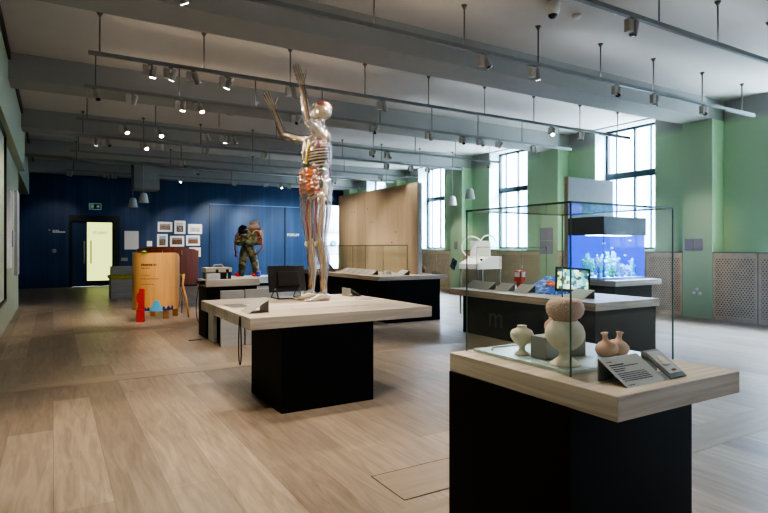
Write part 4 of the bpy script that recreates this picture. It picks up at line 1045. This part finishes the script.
# ------------------------------------------------------------------ table 4 contents
for k, (x, y) in enumerate(((5.70, 6.88), (5.72, 6.33), (5.74, 6.00), (5.76, 5.52))):
    pass
w4 = [((5.88, 6.90), 'farthest of four before the red dispenser'), ((5.80, 6.55), 'second farthest of four on low table'), ((5.84, 6.18), 'third farthest of four on low table'), ((5.88, 5.82), 'nearest of four beside the blue board')]
for (p, d) in w4:
    wedge('grey folded label stand, ' + d, (p[0] - .20, p[1] - .02, .6505), -PI / 2, .28, .17, .115, group='label stands on the low table', mat=M['metalM'])
wedge('grey folded label stand right of the tablet', (5.62, 4.80, .6505), -PI / 2, .30, .22, .11, mat=M['metalM'])
# red dispenser with window
rd = thing('red_dispenser', 'upright red hand shaped stand with white label, on low table', 'dispenser', (6.08, 6.2, .65)); g = (6.08, 6.2, .65)
mb = MB(); mb.box(6.05, 6.10, 6.16, 6.24, .6505, .78); mb.box(6.03, 6.13, 6.13, 6.27, .78, .94); mb.build('body', M['red'], rd, g, bevel=.006)
MB().box(6.045, 6.115, 6.122, 6.13, .85, .92).build('label_window', M['paper'], rd, g)
MB().box(6.022, 6.03, 6.15, 6.25, .85, .92).build('label_window', M['paper'], rd, g)
# pale leaflet tray, small red pot
o = MB(); o.add([(5.9, 6.2, .6505), (6.2, 6.3, .6505), (6.25, 6.85, .72), (5.95, 6.8, .72), (5.9, 6.2, .64), (6.2, 6.3, .64), (6.25, 6.85, .6505), (5.95, 6.8, .6505)], [(0, 1, 2, 3), (0, 4, 5, 1), (1, 5, 6, 2), (2, 6, 7, 3), (3, 7, 4, 0), (4, 7, 6, 5)])
M['printred'] = patches('red and white printed sheet', [(.62, .58, .54), (.66, .64, .60), (.55, .25, .2), (.66, .64, .6), (.6, .6, .56)], 26, .6)
o = MB(); o.prism([(6.34, .6505), (6.72, .6505), (6.72, .70)], 'x', 6.14, 6.40)
o = o.build('printed_sheet', M['printred'], None, (6.2, 6.5, .6505)); tag(o, 'sloping red and white printed sheet behind the label stands', 'sheet')
o = MB().lathe([(.035, 0), (.04, .03), (.04, .06), (.03, .075)], (0, 0, 0), 20).build('small_pot', M['redl'], None); o.location = (6.30, 6.05, .6505); tag(o, 'small squat red pot on low table', 'pot')
# blue relief board
bb = thing('relief_board', 'bright blue sloping printed board with orange creature shape', 'board', (6.0, 5.55, .65)); g = (6.0, 5.55, .65)
P4 = [(5.84, .658), (6.34, .87), (6.34, .6505), (5.84, .6505)]
mb = MB(); mb.prism(P4, 'y', 5.34, 5.92); mb.build('sloping_panel', M['bookblue'], bb, g)
sl = math.atan2(.212, .50); Rb = Matrix.Rotation(-sl, 3, 'Y')
mb = MB(); c = Vector((6.10, 5.55, .775)); mb.ball(c, (.05, .13, .012), Rb); mb.ball(c + Vector((.05, .12, .022)), (.04, .05, .012), Rb)
for q in (-.1, -.03, .05, .11): mb.tube([c + Vector((0, q, .004)), c + Vector((-.07, q - .03, -.024))], .01, 6)
mb.build('orange_shape', M['orange'], bb, g)
# tablet
tb = thing('tablet_screen', 'black tablet on stand showing a bright picture of people', 'tablet', (5.85, 5.0, .65)); g = (5.85, 5.0, .65)
Rt = Matrix.Rotation(math.radians(-58.6 + 90 - 31.4 - 38), 3, 'Z') @ Matrix.Rotation(math.radians(-14), 3, 'X') @ Matrix.Rotation(math.radians(4), 3, 'Y')
c = Vector((5.88, 5.03, .868))
mb = MB(); mb.obox(c, (.445, .02, .325), Rt); mb.build('bezel', M['blackplastic'], tb, g, bevel=.004)
mb = MB(); mb.obox(c + Rt @ Vector((0, -.012, .003)), (.39, .004, .262), Rt); mb.build('screen', M['screen'], tb, g)
mb = MB(); mb.tube([c + Rt @ Vector((-.02, 0, -.145)), (5.87, 5.02, .655)], .02, 8); mb.lathe([(.07, 0), (.07, .008)], (5.87, 5.02, .6505), 16); mb.build('stand', M['blackplastic'], tb, g)
o = MB().lathe([(.012, 0), (.012, .03)], (0, 0, 0), 14, Matrix.Rotation(PI / 2, 3, 'X')); o = MB().ball((0, 0, 0), (.02, .045, .045)).build('headphone_cup', M['blackplastic'], None); o.location = (5.375, 4.66, .545); tag(o, 'round black headphone cup hanging at the low table edge', 'headphones')

# ------------------------------------------------------------------ aquarium
aq = thing('aquarium', 'glowing blue reef aquarium with dark hood on slab table', 'aquarium', (8.15, 6.15, .766)); g = (8.15, 6.15, .766)
ax0, ax1, ay0, ay1, az0, az1 = 7.61, 8.69, 5.885, 6.585, .766, 1.50
mb = MB(); mb.box(ax0 - .01, ax1 + .01, ay0 - .01, ay1 + .01, az1, 1.795); mb.build('hood', plain('dark slate hood', (.035, .042, .05), .45), aq, g, bevel=.003)
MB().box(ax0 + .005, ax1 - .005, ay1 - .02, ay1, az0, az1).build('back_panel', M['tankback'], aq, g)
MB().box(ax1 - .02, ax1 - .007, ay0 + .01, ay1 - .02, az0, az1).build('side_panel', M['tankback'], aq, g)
MB().box(ax0, ax1, ay0, ay0 + .006, az0, az1).build('front_glass', M['water'], aq, g)
MB().box(ax0, ax0 + .006, ay0 + .006, ay1, az0, az1).build('left_glass', M['water'], aq, g)
MB().box(ax1 - .006, ax1, ay0 + .006, ay1, az0, az1).build('right_glass', M['water'], aq, g)
MB().box(ax0 + .008, ax1 - .008, ay0 + .008, ay1 - .021, az0, az0 + .035).build('sand_bed', M['sand'], aq, g)
MB().box(ax0 - .004, ax0 + .004, ay0 - .004, ay0 + .004, az0, az1).build('corner_seam', M['glass_edge'], aq, g)
mb = MB()
for k in range(4): mb.box(ax0 + .12 + k * .25, ax0 + .24 + k * .25, ay0 + .2, ay0 + .45, az1 - .006, az1 - .001)
mb.build('lamp_panel', emit('blue white tank lamp', (.45, .62, 1), 15), aq, g)
rnd = random.Random(11)
cols = [('teal', M['coral1']), ('pale blue', M['coral2']), ('green', M['coral3'])]
spots_ = []
k = 0
place = ['front left corner', 'left side', 'left of centre', 'centre', 'right of centre', 'right side', 'front right corner']
for i in range(14):
    x = ax0 + .10 + (i % 7) * .145 + rnd.uniform(-.02, .02); y = ay0 + (.16 if i < 7 else .42) + rnd.uniform(-.04, .04)
    hgt = rnd.uniform(.14, .34) if i < 7 else rnd.uniform(.25, .45); cn, cm = cols[rnd.randrange(3)]
    mb = MB(); z0 = az0 + .034
    mb.ball((0, 0, .03), (.045, .045, .045), n=10, m=6)
    for b in range(22):
        a = rnd.uniform(0, 2 * PI); l = hgt * rnd.uniform(.35, 1); r1 = rnd.uniform(.015, .085)
        e = Vector((math.cos(a) * r1, math.sin(a) * r1 * .7, l)); m_ = Vector((e.x * .35, e.y * .35, l * .55))
        mb.tube([(0, 0, .02), m_, e], [.010, .008, .005], 6)
        for q in range(3): mb.ball(e + Vector((rnd.uniform(-.014, .014), rnd.uniform(-.012, .012), rnd.uniform(-.02, .01))), rnd.uniform(.008, .014), n=7, m=4)
    o = mb.build('coral', cm, None); o.location = (x, y, z0)
    tag(o, '%s branching coral in aquarium, %s %s' % (cn, 'front row' if i < 7 else 'back row', place[i % 7]), 'coral', 'corals in the aquarium')
for i, (x, y, z, mt, l) in enumerate(((7.75, 6.0, 1.36, M['fish'], 'pale fish near the top left of aquarium'), (8.02, 6.05, 1.28, M['fishy'], 'small yellow fish left of aquarium centre'), (8.45, 6.02, 1.41, M['fish'], 'pale fish near the top right of aquarium'), (8.3, 6.0, 1.16, M['fish'], 'small silver fish above the corals at right'), (7.9, 5.98, 1.10, M['fishy'], 'yellow fish low beside the left corals'))):
    mb = MB(); mb.ball((0, 0, 0), (.03, .008, .014), n=10, m=7); mb.prism([(.022, 0), (.045, .014), (.045, -.014)], 'y', -.002, .002)
    o = mb.build('fish', mt, None); o.location = (x, y, z); tag(o, l, 'fish', 'fish in the aquarium')
la = bpy.data.lights.new('tank_lamp', 'AREA'); la.energy = 45; la.size = .9; la.size_y = .4; la.shape = 'RECTANGLE'; la.color = (.35, .55, 1)
lo = bpy.data.objects.new('tank_lamp', la); COL.objects.link(lo); lo.location = (8.15, 6.2, az1 - .012)

# ------------------------------------------------------------------ white exhibit with clear ring
we = thing('white_exhibit', 'brightly lit white exhibit on thin legs with clear ring', 'exhibit', (7.2, 8.3, 0)); g = (7.2, 8.3, 0)
mb = MB(); mb.prism([(6.82, .93), (6.82, .98), (7.12, 1.12), (7.42, 1.12), (7.42, .88), (6.82, .88)], 'y', 8.05, 8.60); mb.build('sloping_tray', M['whiteglow'], we, g)
mb = MB(); mb.box(7.10, 7.14, 8.05, 8.60, 1.12, 1.42); mb.box(7.14, 7.42, 8.56, 8.60, 1.12, 1.42); mb.build('back_panel', M['whiteglow'], we, g)
for (x, y) in ((6.84, 8.07), (7.40, 8.07), (6.84, 8.58), (7.40, 8.58)): MB().box(x - .012, x + .012, y - .012, y + .012, 0, .88).build('leg', M['metalD'], we, g)
mb = MB(); cx, cy, cz = 7.0, 8.42, 1.30
mb.tube([(cx + .20 * math.cos(2 * PI * k / 36) * .8596, cy - .20 * math.cos(2 * PI * k / 36) * .511, cz + .20 * math.sin(2 * PI * k / 36)) for k in range(36)], .013, 8, closed=True); mb.build('ring', M['whiteglow'], we, g)
mb = MB()
mb.tube([(7.30 + .14 * math.cos(PI * k / 20) * .86, 8.3 - .14 * math.cos(PI * k / 20) * .51, 1.40 + .13 * math.sin(PI * k / 20)) for k in range(21)], .012, 8); mb.build('arch', M['whiteglow'], we, g)
mb = MB(); mb.ball((6.95, 8.2, 1.10), (.05, .04, .05)); mb.build('clear_bulb', M['acrylic'], we, g)
MB().lathe([(.022, 0), (.022, .02), (.03, .03)], (6.96, 8.10, 1.045), 14).build('dark_knob', M['ink'], we, g)

# ------------------------------------------------------------------ play stand (curved plywood) and neighbours
st = thing('curved_stand', 'curved honey plywood stand on short legs with burnt lettering', 'stand', (1.68, 11.1, 0)); g = (1.68, 11.1, 0)
cx, cy, r = 1.635, 10.98, .405
def arc_sheet(cx, cy, r, a0, a1, z0, ztop, th, n=28, mb=None):
    mb = mb or MB(); vs = []; fs = []
    for i in range(n + 1):
        t = i / n; a = math.radians(a0 + (a1 - a0) * t); zt = ztop(t) if callable(ztop) else ztop
        for rr in (r, r - th):
            for z in (z0, zt): vs.append((cx + rr * math.cos(a), cy + rr * math.sin(a), z))
    for i in range(n):
        b = i * 4; c = b + 4
        fs += [(b, c, c + 1, b + 1), (b + 2, b + 3, c + 3, c + 2), (b + 1, c + 1, c + 3, b + 3), (b, b + 2, c + 2, c)]
    fs += [(0, 1, 3, 2), (n * 4, n * 4 + 2, n * 4 + 3, n * 4 + 1)]
    return mb.add(vs, fs, True)
def ztop_(t):
    a = t
    return 1.20 if a < .72 else 1.20 - .28 * ((a - .72) / .28) ** 2.2
mb = arc_sheet(cx, cy, r, 150, 372, .17, ztop_, .02)
o = mb.build('curved_panel', M['barrelwood'], st, g)
es = o.modifiers.new('e', 'EDGE_SPLIT'); es.split_angle = math.radians(40)
for (x, y) in ((1.36, 10.80), (1.60, 11.2), (1.76, 10.72), (1.98, 11.05)):
    MB().box(x - .045, x + .045, y - .03, y + .03, 0, .21).build('leg', M['barrelwood'], st, g)
# burnt lettering on the curve
def curve_marks(rows, z_of, a0, name, mat, r_, hgt):
    rn = random.Random(5)
    for (z, a_, b_, h) in rows:
        a = a_; mb = MB()
        while a < b_:
            w = rn.uniform(1.2, 4.2); w = min(w, b_ - a)
            A = math.radians(a + w / 2); c = Vector((cx + (r + .001) * math.cos(A), cy + (r + .001) * math.sin(A), z))
            mb.obox(c, (.003, r * math.radians(w), h), Matrix.Rotation(A, 3, 'Z')); a += w + 1.3
        mb.build(name, mat, st, g)
curve_marks([(.985, 224, 262, .034), (.925, 224, 246, .014), (.80, 224, 248, .010), (.735, 224, 268, .014), (.64, 224, 255, .010)], None, 0, 'burnt_lettering', M['inkbrown'], r, .02)
# painted pieces on its foot: hill and waves
mb = MB()
def curved_plate(mb, a0, a1, zf, off, n=14):
    vs = []; fs = []
    for i in range(n + 1):
        t = i / n; A = math.radians(a0 + (a1 - a0) * t); z0, z1 = zf(t)
        for rr in (r + off, r + off - .012):
            for z in (z0, z1): vs.append((cx + rr * math.cos(A), cy + rr * math.sin(A), z))
    for i in range(n):
        b = i * 4; c = b + 4; fs += [(b, c, c + 1, b + 1), (b + 2, b + 3, c + 3, c + 2), (b + 1, c + 1, c + 3, b + 3), (b, b + 2, c + 2, c)]
    fs += [(0, 1, 3, 2), (n * 4, n * 4 + 2, n * 4 + 3, n * 4 + 1)]
    mb.add(vs, fs)
curved_plate(mb, 246, 278, lambda t: (.165, .17 + .19 * max(0, math.sin(PI * t)) ** 1.3), .014); mb.build('blue_hill', M['skyblue'], st, g)
mb = MB(); curved_plate(mb, 214, 246, lambda t: (.17, .215 + .018 * math.sin(t * 22)), .016, 30); curved_plate(mb, 276, 304, lambda t: (.17, .22 + .025 * math.sin(t * 15)), .016, 30); mb.build('navy_waves', M['navy'], st, g)
MB().ball((cx - .25, cy - .33, 1.215), (.05, .03, .025)).build('green_leaf', M['leaf'], st, g)
rf = thing('red_cutout', 'red painted plywood cutout like a post with rounded snout', 'cutout', (1.30, 10.45, 0)); g2 = (1.30, 10.45, 0)
mb = MB(); Rr = Matrix.Rotation(math.radians(-31), 3, 'Z')
def rp(u, w, z): return Vector((1.30, 10.45, 0)) + Rr @ Vector((u, w, z))
poly = [(-.035, 0), (.065, 0), (.065, .58), (-.015, .58), (-.02, .52), (-.055, .49), (-.07, .42), (-.06, .36), (-.035, .33)]
vs = [rp(u, -.02, z) for u, z in poly] + [rp(u, .02, z) for u, z in poly]; n = len(poly)
mb.add(vs, [tuple(range(n)), tuple(range(2 * n - 1, n - 1, -1))] + [(i, (i + 1) % n, n + (i + 1) % n, n + i) for i in range(n)])
mb.build('cutout_board', M['redl'], rf, g2)
mb = MB(); mb.add([rp(u, w, z) for u, z in ((-.05, .0), (.08, .0), (.08, .22), (-.05, .22)) for w in (-.045, -.021)], [(0, 2, 4, 6), (1, 7, 5, 3), (0, 1, 3, 2), (2, 3, 5, 4), (4, 5, 7, 6), (6, 7, 1, 0)]); mb.build('foot_block', M['redl'], rf, g2)
lc = thing('leaning_prop', 'slim bent wooden support standing right of curved stand', 'prop', (2.1, 10.9, 0))
MB().tube([(2.16, 10.72, .0), (2.13, 10.80, .35), (2.085, 10.9, .60), (2.11, 10.9, .80)], [.018, .016, .022, .02], 8).build('bent_leg', M['barrelwood'], lc, (2.1, 10.9, 0))
MB().tube([(2.085, 10.9, .60), (2.14, 11.2, .40), (2.18, 11.5, .0)], [.016, .014, .014], 8).build('rear_leg', M['barrelwood'], lc, (2.1, 10.9, 0))

# studio bench
sb = thing('padded_bench', 'grey bench with yellow green cushion before studio door', 'bench', (1.9, 15.6, 0)); g = (1.9, 15.6, 0)
MB().box(1.24, 2.9, 15.45, 16.0, 0, .50).build('seat_box', M['benchgrey'], sb, g)
MB().box(1.20, 2.95, 15.40, 16.02, .50, .585).build('cushion', M['olive'], sb, g, bevel=.02)
MB().box(1.27, 2.9, 16.03, 16.12, 0, .80).build('backrest', M['benchgrey'], sb, g)

# brown curved cabinet
bc = thing('curved_cabinet', 'dark red brown curved panelled screen before framed photographs', 'screen', (3.3, 19.4, 0)); g = (3.3, 19.4, 0)
mb = MB(); n = 24; vs = []; fs = []
for i in range(n + 1):
    t = i / n; x = 2.30 + 1.92 * t; y = 19.35 - .30 * math.sin(PI * t); zt = 1.24 + .08 * math.sin(PI * min(1, t * 1.15)) - (.05 if t > .94 else 0)
    for dy in (0, .05):
        for z in (.06, zt): vs.append((x, y + dy, z))
for i in range(n):
    b = i * 4; c = b + 4; fs += [(b, c, c + 1, b + 1), (b + 2, b + 3, c + 3, c + 2), (b + 1, c + 1, c + 3, b + 3), (b, b + 2, c + 2, c)]
fs += [(0, 1, 3, 2), (n * 4, n * 4 + 2, n * 4 + 3, n * 4 + 1)]
mb.add(vs, fs); mb.build('curved_panel', M['brownwood'], bc, g)
for x, z in ((3.62, 1.05), (3.30, .95), (3.02, 1.05)):
    MB().box(x - .01, x + .01, 19.02, 19.06, z, z + .14).build('slot', M['khaki'], bc, g)
MB().box(2.4, 4.15, 19.2, 19.32, 0, .06).build('foot_rail', M['darkblue'], bc, g)

# ------------------------------------------------------------------ astronaut on low plinth
lp = thing('low_plinth', 'long low white plinth before the blue wall', 'plinth', (6.4, 18.7, 0)); g = (6.4, 18.7, 0)
MB().box(4.9, 8.4, 18.15, 19.5, .09, .295).build('deck', M['white'], lp, g)
MB().box(4.95, 8.35, 18.2, 19.45, 0, .09).build('recessed_base', M['black'], lp, g)
A = Vector((5.70, 18.7, .296))
an = thing('astronaut_figure', 'astronaut mannequin in patterned suit with black visor and loaded backpack', 'mannequin', A); an.scale = (.95, .95, .95)
cR = Vector((.8596, -.511, 0)); cF = Vector((.511, .8596, 0))
def Q(u, w, z): return A + cR * u + cF * w + Vector((0, 0, z))
def alimb(mb, pts, rs, n=12):
    P = [Q(*p) for p in pts]; mb.tube(P, rs, n)
    for p, r_ in zip(P, rs): mb.ball(p, r_ * .98, n=10, m=7)
mb = MB()
alimb(mb, [(-.08, 0, .98), (-.17, -.02, .55), (-.21, -.02, .12)], [.17, .14, .11]); alimb(mb, [(.10, 0, .98), (.24, .02, .55), (.33, 0, .12)], [.17, .14, .11])
alimb(mb, [(0, 0, .98), (0, 0, 1.2), (0, .03, 1.45)], [.20, .21, .23])
alimb(mb, [(-.20, -.02, 1.46), (-.36, -.08, 1.22), (-.20, -.30, 1.18)], [.12, .10, .09]); alimb(mb, [(.20, -.02, 1.46), (.30, -.10, 1.22), (.05, -.32, 1.24)], [.12, .10, .09])
for (hx, hy, hz) in ((-.16, -.33, 1.19), (.0, -.34, 1.26)):
    mb.ball(Q(hx, hy, hz), .075)
    for k in range(4): mb.tube([Q(hx, hy - .03, hz + (k - 1.5) * .03), Q(hx + (.10 if hx < -.1 else -.10), hy - .07, hz + (k - 1.5) * .032)], .018, 6)
mb.build('suit', M['camo'], an, A, remesh=.018, smooth_it=2)
mb = MB(); mb.ball(Q(-.14, -.10, 1.66), (.18, .18, .19), n=20, m=14); mb.build('helmet', M['helmet'], an, A)
mb = MB(); mb.lathe([(.14, 0), (.16, .03), (.14, .06)], Q(-.10, -.06, 1.47), 20); mb.build('collar_ring', M['metalD'], an, A)
mb = MB(); mb.obox(Q(.20, .30, 1.44), (.54, .32, .62), Matrix.Rotation(-.54, 3, 'Z')); mb.build('backpack', M['wicker'], an, A, bevel=.05)
mb = MB(); mb.tube([Q(-.05, .30, 1.72), Q(.32, .28, 1.84)], .10, 12); mb.tube([Q(.0, .22, 1.92), Q(.34, .24, 1.98)], .05, 10); mb.build('bedroll', M['khaki'], an, A)
mb = MB(); mb.tube([Q(.30 + .14 * math.cos(a * PI / 8), .12, 1.52 + .14 * math.sin(a * PI / 8)) for a in range(16)], .018, 6, closed=True); mb.ball(Q(.42, .14, 1.62), .05); mb.build('silver_pan', M['metalL'], an, A)
mb = MB()
mb.tube([Q(-.26, -.1, 1.62), Q(-.40, -.1, 1.45), Q(-.42, -.12, 1.05), Q(-.38, -.12, .78)], .028, 8); mb.tube([Q(.36, .05, 1.60), Q(.52, .0, 1.35), Q(.52, -.05, 1.0), Q(.36, -.08, .82), Q(.2, -.1, .80)], .028, 8)
mb.tube([Q(-.20, .2, 1.75), Q(-.36, .1, 1.65), Q(-.42, 0, 1.35)], .022, 8)
mb.ball(Q(-.38, -.12, .76), .05); mb.build('hoses', M['hose'], an, A)
for (u, n_) in ((-.24, 0), (.34, 1)):
    s = MB(); s.ball(Q(u - .09, -.02, .075), (.12, .08, .075)); s.build('shoe_toe', M['shoe_r'], an, A)
    s = MB(); s.ball(Q(u + .05, 0, .075), (.10, .08, .075)); s.ball(Q(u + .03, 0, .15), (.11, .11, .07)); s.build('shoe_heel', M['shoe_b'], an, A)

# floor hatch near the camera
fh = thing('floor_hatch', 'flush wooden floor hatch with dark outline beside nearest table', 'floor hatch', (1.8, 2.5, 0)); g = (1.8, 2.5, 0)
mb = MB(); x0, x1, y0, y1, w = 1.55, 1.775, 2.40, 2.72, .003
MB().box(x0, 2.2, 2.40, 2.74, .0016, .0022).build('hatch_lid', M['strip'], fh, g)
mb.box(x0 - w, 2.2 + w, 2.74, 2.74 + w, .0016, .003); mb.box(x0 - w, x0, 2.40, 2.74, .0016, .003); mb.box(x0 - w, 2.2 + w, 2.4 - w, 2.4, .0016, .003); mb.box(2.2, 2.2 + w, 2.4, 2.74, .0016, .003)
mb.build('dark_joint', M['ink'], fh, g)
# floor box plates by the tables
o = MB().box(1.62, 1.80, 8.0, 8.06, .0005, .006).build('floor_plate', M['ink'], None, (1.7, 8, .0005)); tag(o, 'small dark floor outlet plate beside far left table', 'floor plate')

# ------------------------------------------------------------------ light
w = bpy.data.worlds.new('w'); sc.world = w; w.use_nodes = True
bg = w.node_tree.nodes['Background']; bg.inputs[0].default_value = (.72, .86, 1.0, 1); bg.inputs[1].default_value = 26

WARM = (1, .84, .66); NEU = (1, .90, .76)
def L(x, k, tgt, p, ang=45, col=WARM, blend=.7): light_spot((x, TY[k], 3.28), tgt, p * .8, ang, blend, col)
# nearest table and case
L(2.2, 0, (1.95, 1.65, .9), 110, 40, NEU); L(3.6, 0, (2.0, 1.5, .9), 40, 35, NEU)
# central table and figure
L(1.22, 2, (2.1, 5.0, 1.2), 80, 40); L(2.77, 1, (2.3, 5.2, 1.9), 110, 50, NEU); L(4.18, 1, (2.5, 5.2, 1.4), 90, 40, NEU); L(.87, 1, (2.2, 5.2, 2.2), 60, 40)
# left aisle
L(1.89, 2, (.5, 8.6, 0), 70, 75); L(.87, 1, (.3, 3.2, 0), 80, 90); L(1.62, 3, (1.4, 10.9, .6), 300, 42); L(1.87, 3, (2.2, 9.0, 0), 70, 70)
L(1.08, 4, (.2, 12.3, 0), 50, 70); L(1.65, 4, (1.7, 11.6, .3), 160, 45); L(1.61, 5, (1.2, 14.8, 0), 40, 60)
L(.48, 3, (LW, 9.8, 1.4), 90, 60, NEU); L(.71, 5, (LW, 13.2, 1.4), 90, 55, NEU)
# front floor
L(.5, 0, (.5, 3.0, 0), 40, 110); L(2.2, 0, (1.0, 2.5, 0), 40, 100)
# back wall
L(.41, 8, (.0, BY, 1.5), 45, 55, NEU); L(2.3, 8, (2.4, BY, 1.4), 40, 55, NEU); L(3.43, 8, (3.9, BY, 1.4), 110, 55, NEU); L(5.13, 8, (5.4, BY, 1.4), 220, 70, NEU); L(6.2, 8, (7.1, BY, 1.4), 280, 75, NEU); L(7.4, 8, (8.4, BY, 1.4), 200, 70, NEU)
L(5.2, 7, (5.7, 18.7, 1.2), 200, 40, NEU); L(3.4, 7, (3.2, 19.2, 1.0), 160, 45, WARM)
# long table wall pools
L(4.19, 5, (5.75, 10.9, 1.5), 70, 36); L(4.3, 3, (5.75, 9.3, 1.5), 70, 40); L(3.8, 4, (5.75, 10.2, 1.1), 90, 60); L(5.6, 3, (5.6, 8.5, .8), 110, 50, NEU); L(5.0, 4, (5.1, 9.6, .8), 90, 50, NEU)
# low table, exhibit, piers
L(4.98, 1, (6.0, 5.5, .65), 90, 50, NEU); L(6.1, 2, (7.2, 8.3, 1.1), 300, 24, NEU); L(7.76, 2, (10.2, 9.4, 1.5), 150, 30, NEU); L(8.57, 1, (10.2, 5.9, 1.4), 60, 42, NEU, 1); L(8.77, 4, (10.2, 13.0, 1.3), 150, 30, NEU)
L(2.5, 4, (2.3, 8.3, .8), 110, 45); L(2.4, 2, (2.3, 7.6, .6), 80, 50, NEU); L(1.3, 0, (1.9, 4.4, 0), 95, 95); L(3.9, 1, (2.2, 4.4, 0), 100, 95); L(1.35, 2, (1.9, 4.6, 0), 90, 95); L(2.84, 4, (4.9, 9.6, .8), 60, 50)
def area(loc, rot, sx, sy, e, col):
    l = bpy.data.lights.new('added_fill_lamp', 'AREA'); l.shape = 'RECTANGLE'; l.size = sx; l.size_y = sy; l.energy = e; l.color = col
    o = bpy.data.objects.new('added_fill_lamp', l); COL.objects.link(o); o.location = loc; o.rotation_euler = rot
    return o
# added unseen fill lamps above the tracks brighten the ceiling: warm left, cool right
for k in (0, 1, 2, 3, 4, 5, 6, 7):
    area((2.4, TY[k], 3.53), (PI, 0, 0), 3.6, .1, 1.3 if k < 5 else .3, (1, .80, .60))
    area((7.6, TY[k], 3.53), (PI, 0, 0), 4.2, .1, 2.5 if k < 6 else 1, (.78, .90, 1))
# added unseen lamp outside each tall window strengthens the daylight falling through it
for (w0, w1) in WIN:
    a_ = area((13.3, (w0 + w1) / 2, 6.2), (0, 0, 0), 2.2, 2.6, 1000, (.66, .80, 1))
    a_.rotation_euler = (Vector((8.4, (w0 + w1) / 2 - .3, .3)) - a_.location).to_track_quat('-Z', 'Y').to_euler()
# added fill lamps under the ceiling, out of view behind the camera
area((6.5, -1.6, H - .05), (math.radians(25), 0, 0), 6, 1.2, 60, (.84, .92, 1))
area((1.2, -1.6, H - .05), (math.radians(25), 0, 0), 2.5, 1.2, 22, (1, .86, .7))
# next room
p = bpy.data.lights.new('room_lamp', 'POINT'); p.energy = 35; p.color = NEU; p.shadow_soft_size = .15
o = bpy.data.objects.new('room_lamp', p); COL.objects.link(o); o.location = (11.2, 21.8, 3.4)

# ------------------------------------------------------------------ camera
cam = bpy.data.cameras.new('camera'); co = bpy.data.objects.new('camera', cam); COL.objects.link(co)
co.location = (0, 0, 1.3); co.rotation_euler = (PI / 2, 0, -math.radians(30.732))
cam.sensor_width = 36; cam.lens = 556.3 / 768 * 36; cam.shift_y = -(256.5 - 247.1) / 768; cam.clip_start = .05; cam.clip_end = 200
sc.camera = co
sc.cycles.use_denoising = True
sc.cycles.max_bounces = 10; sc.cycles.transparent_max_bounces = 32; sc.cycles.glossy_bounces = 4; sc.cycles.diffuse_bounces = 5
sc.cycles.sample_clamp_indirect = 4
sc.view_settings.view_transform = 'AgX'
sc.view_settings.look = 'AgX - High Contrast'
sc.view_settings.exposure = .98
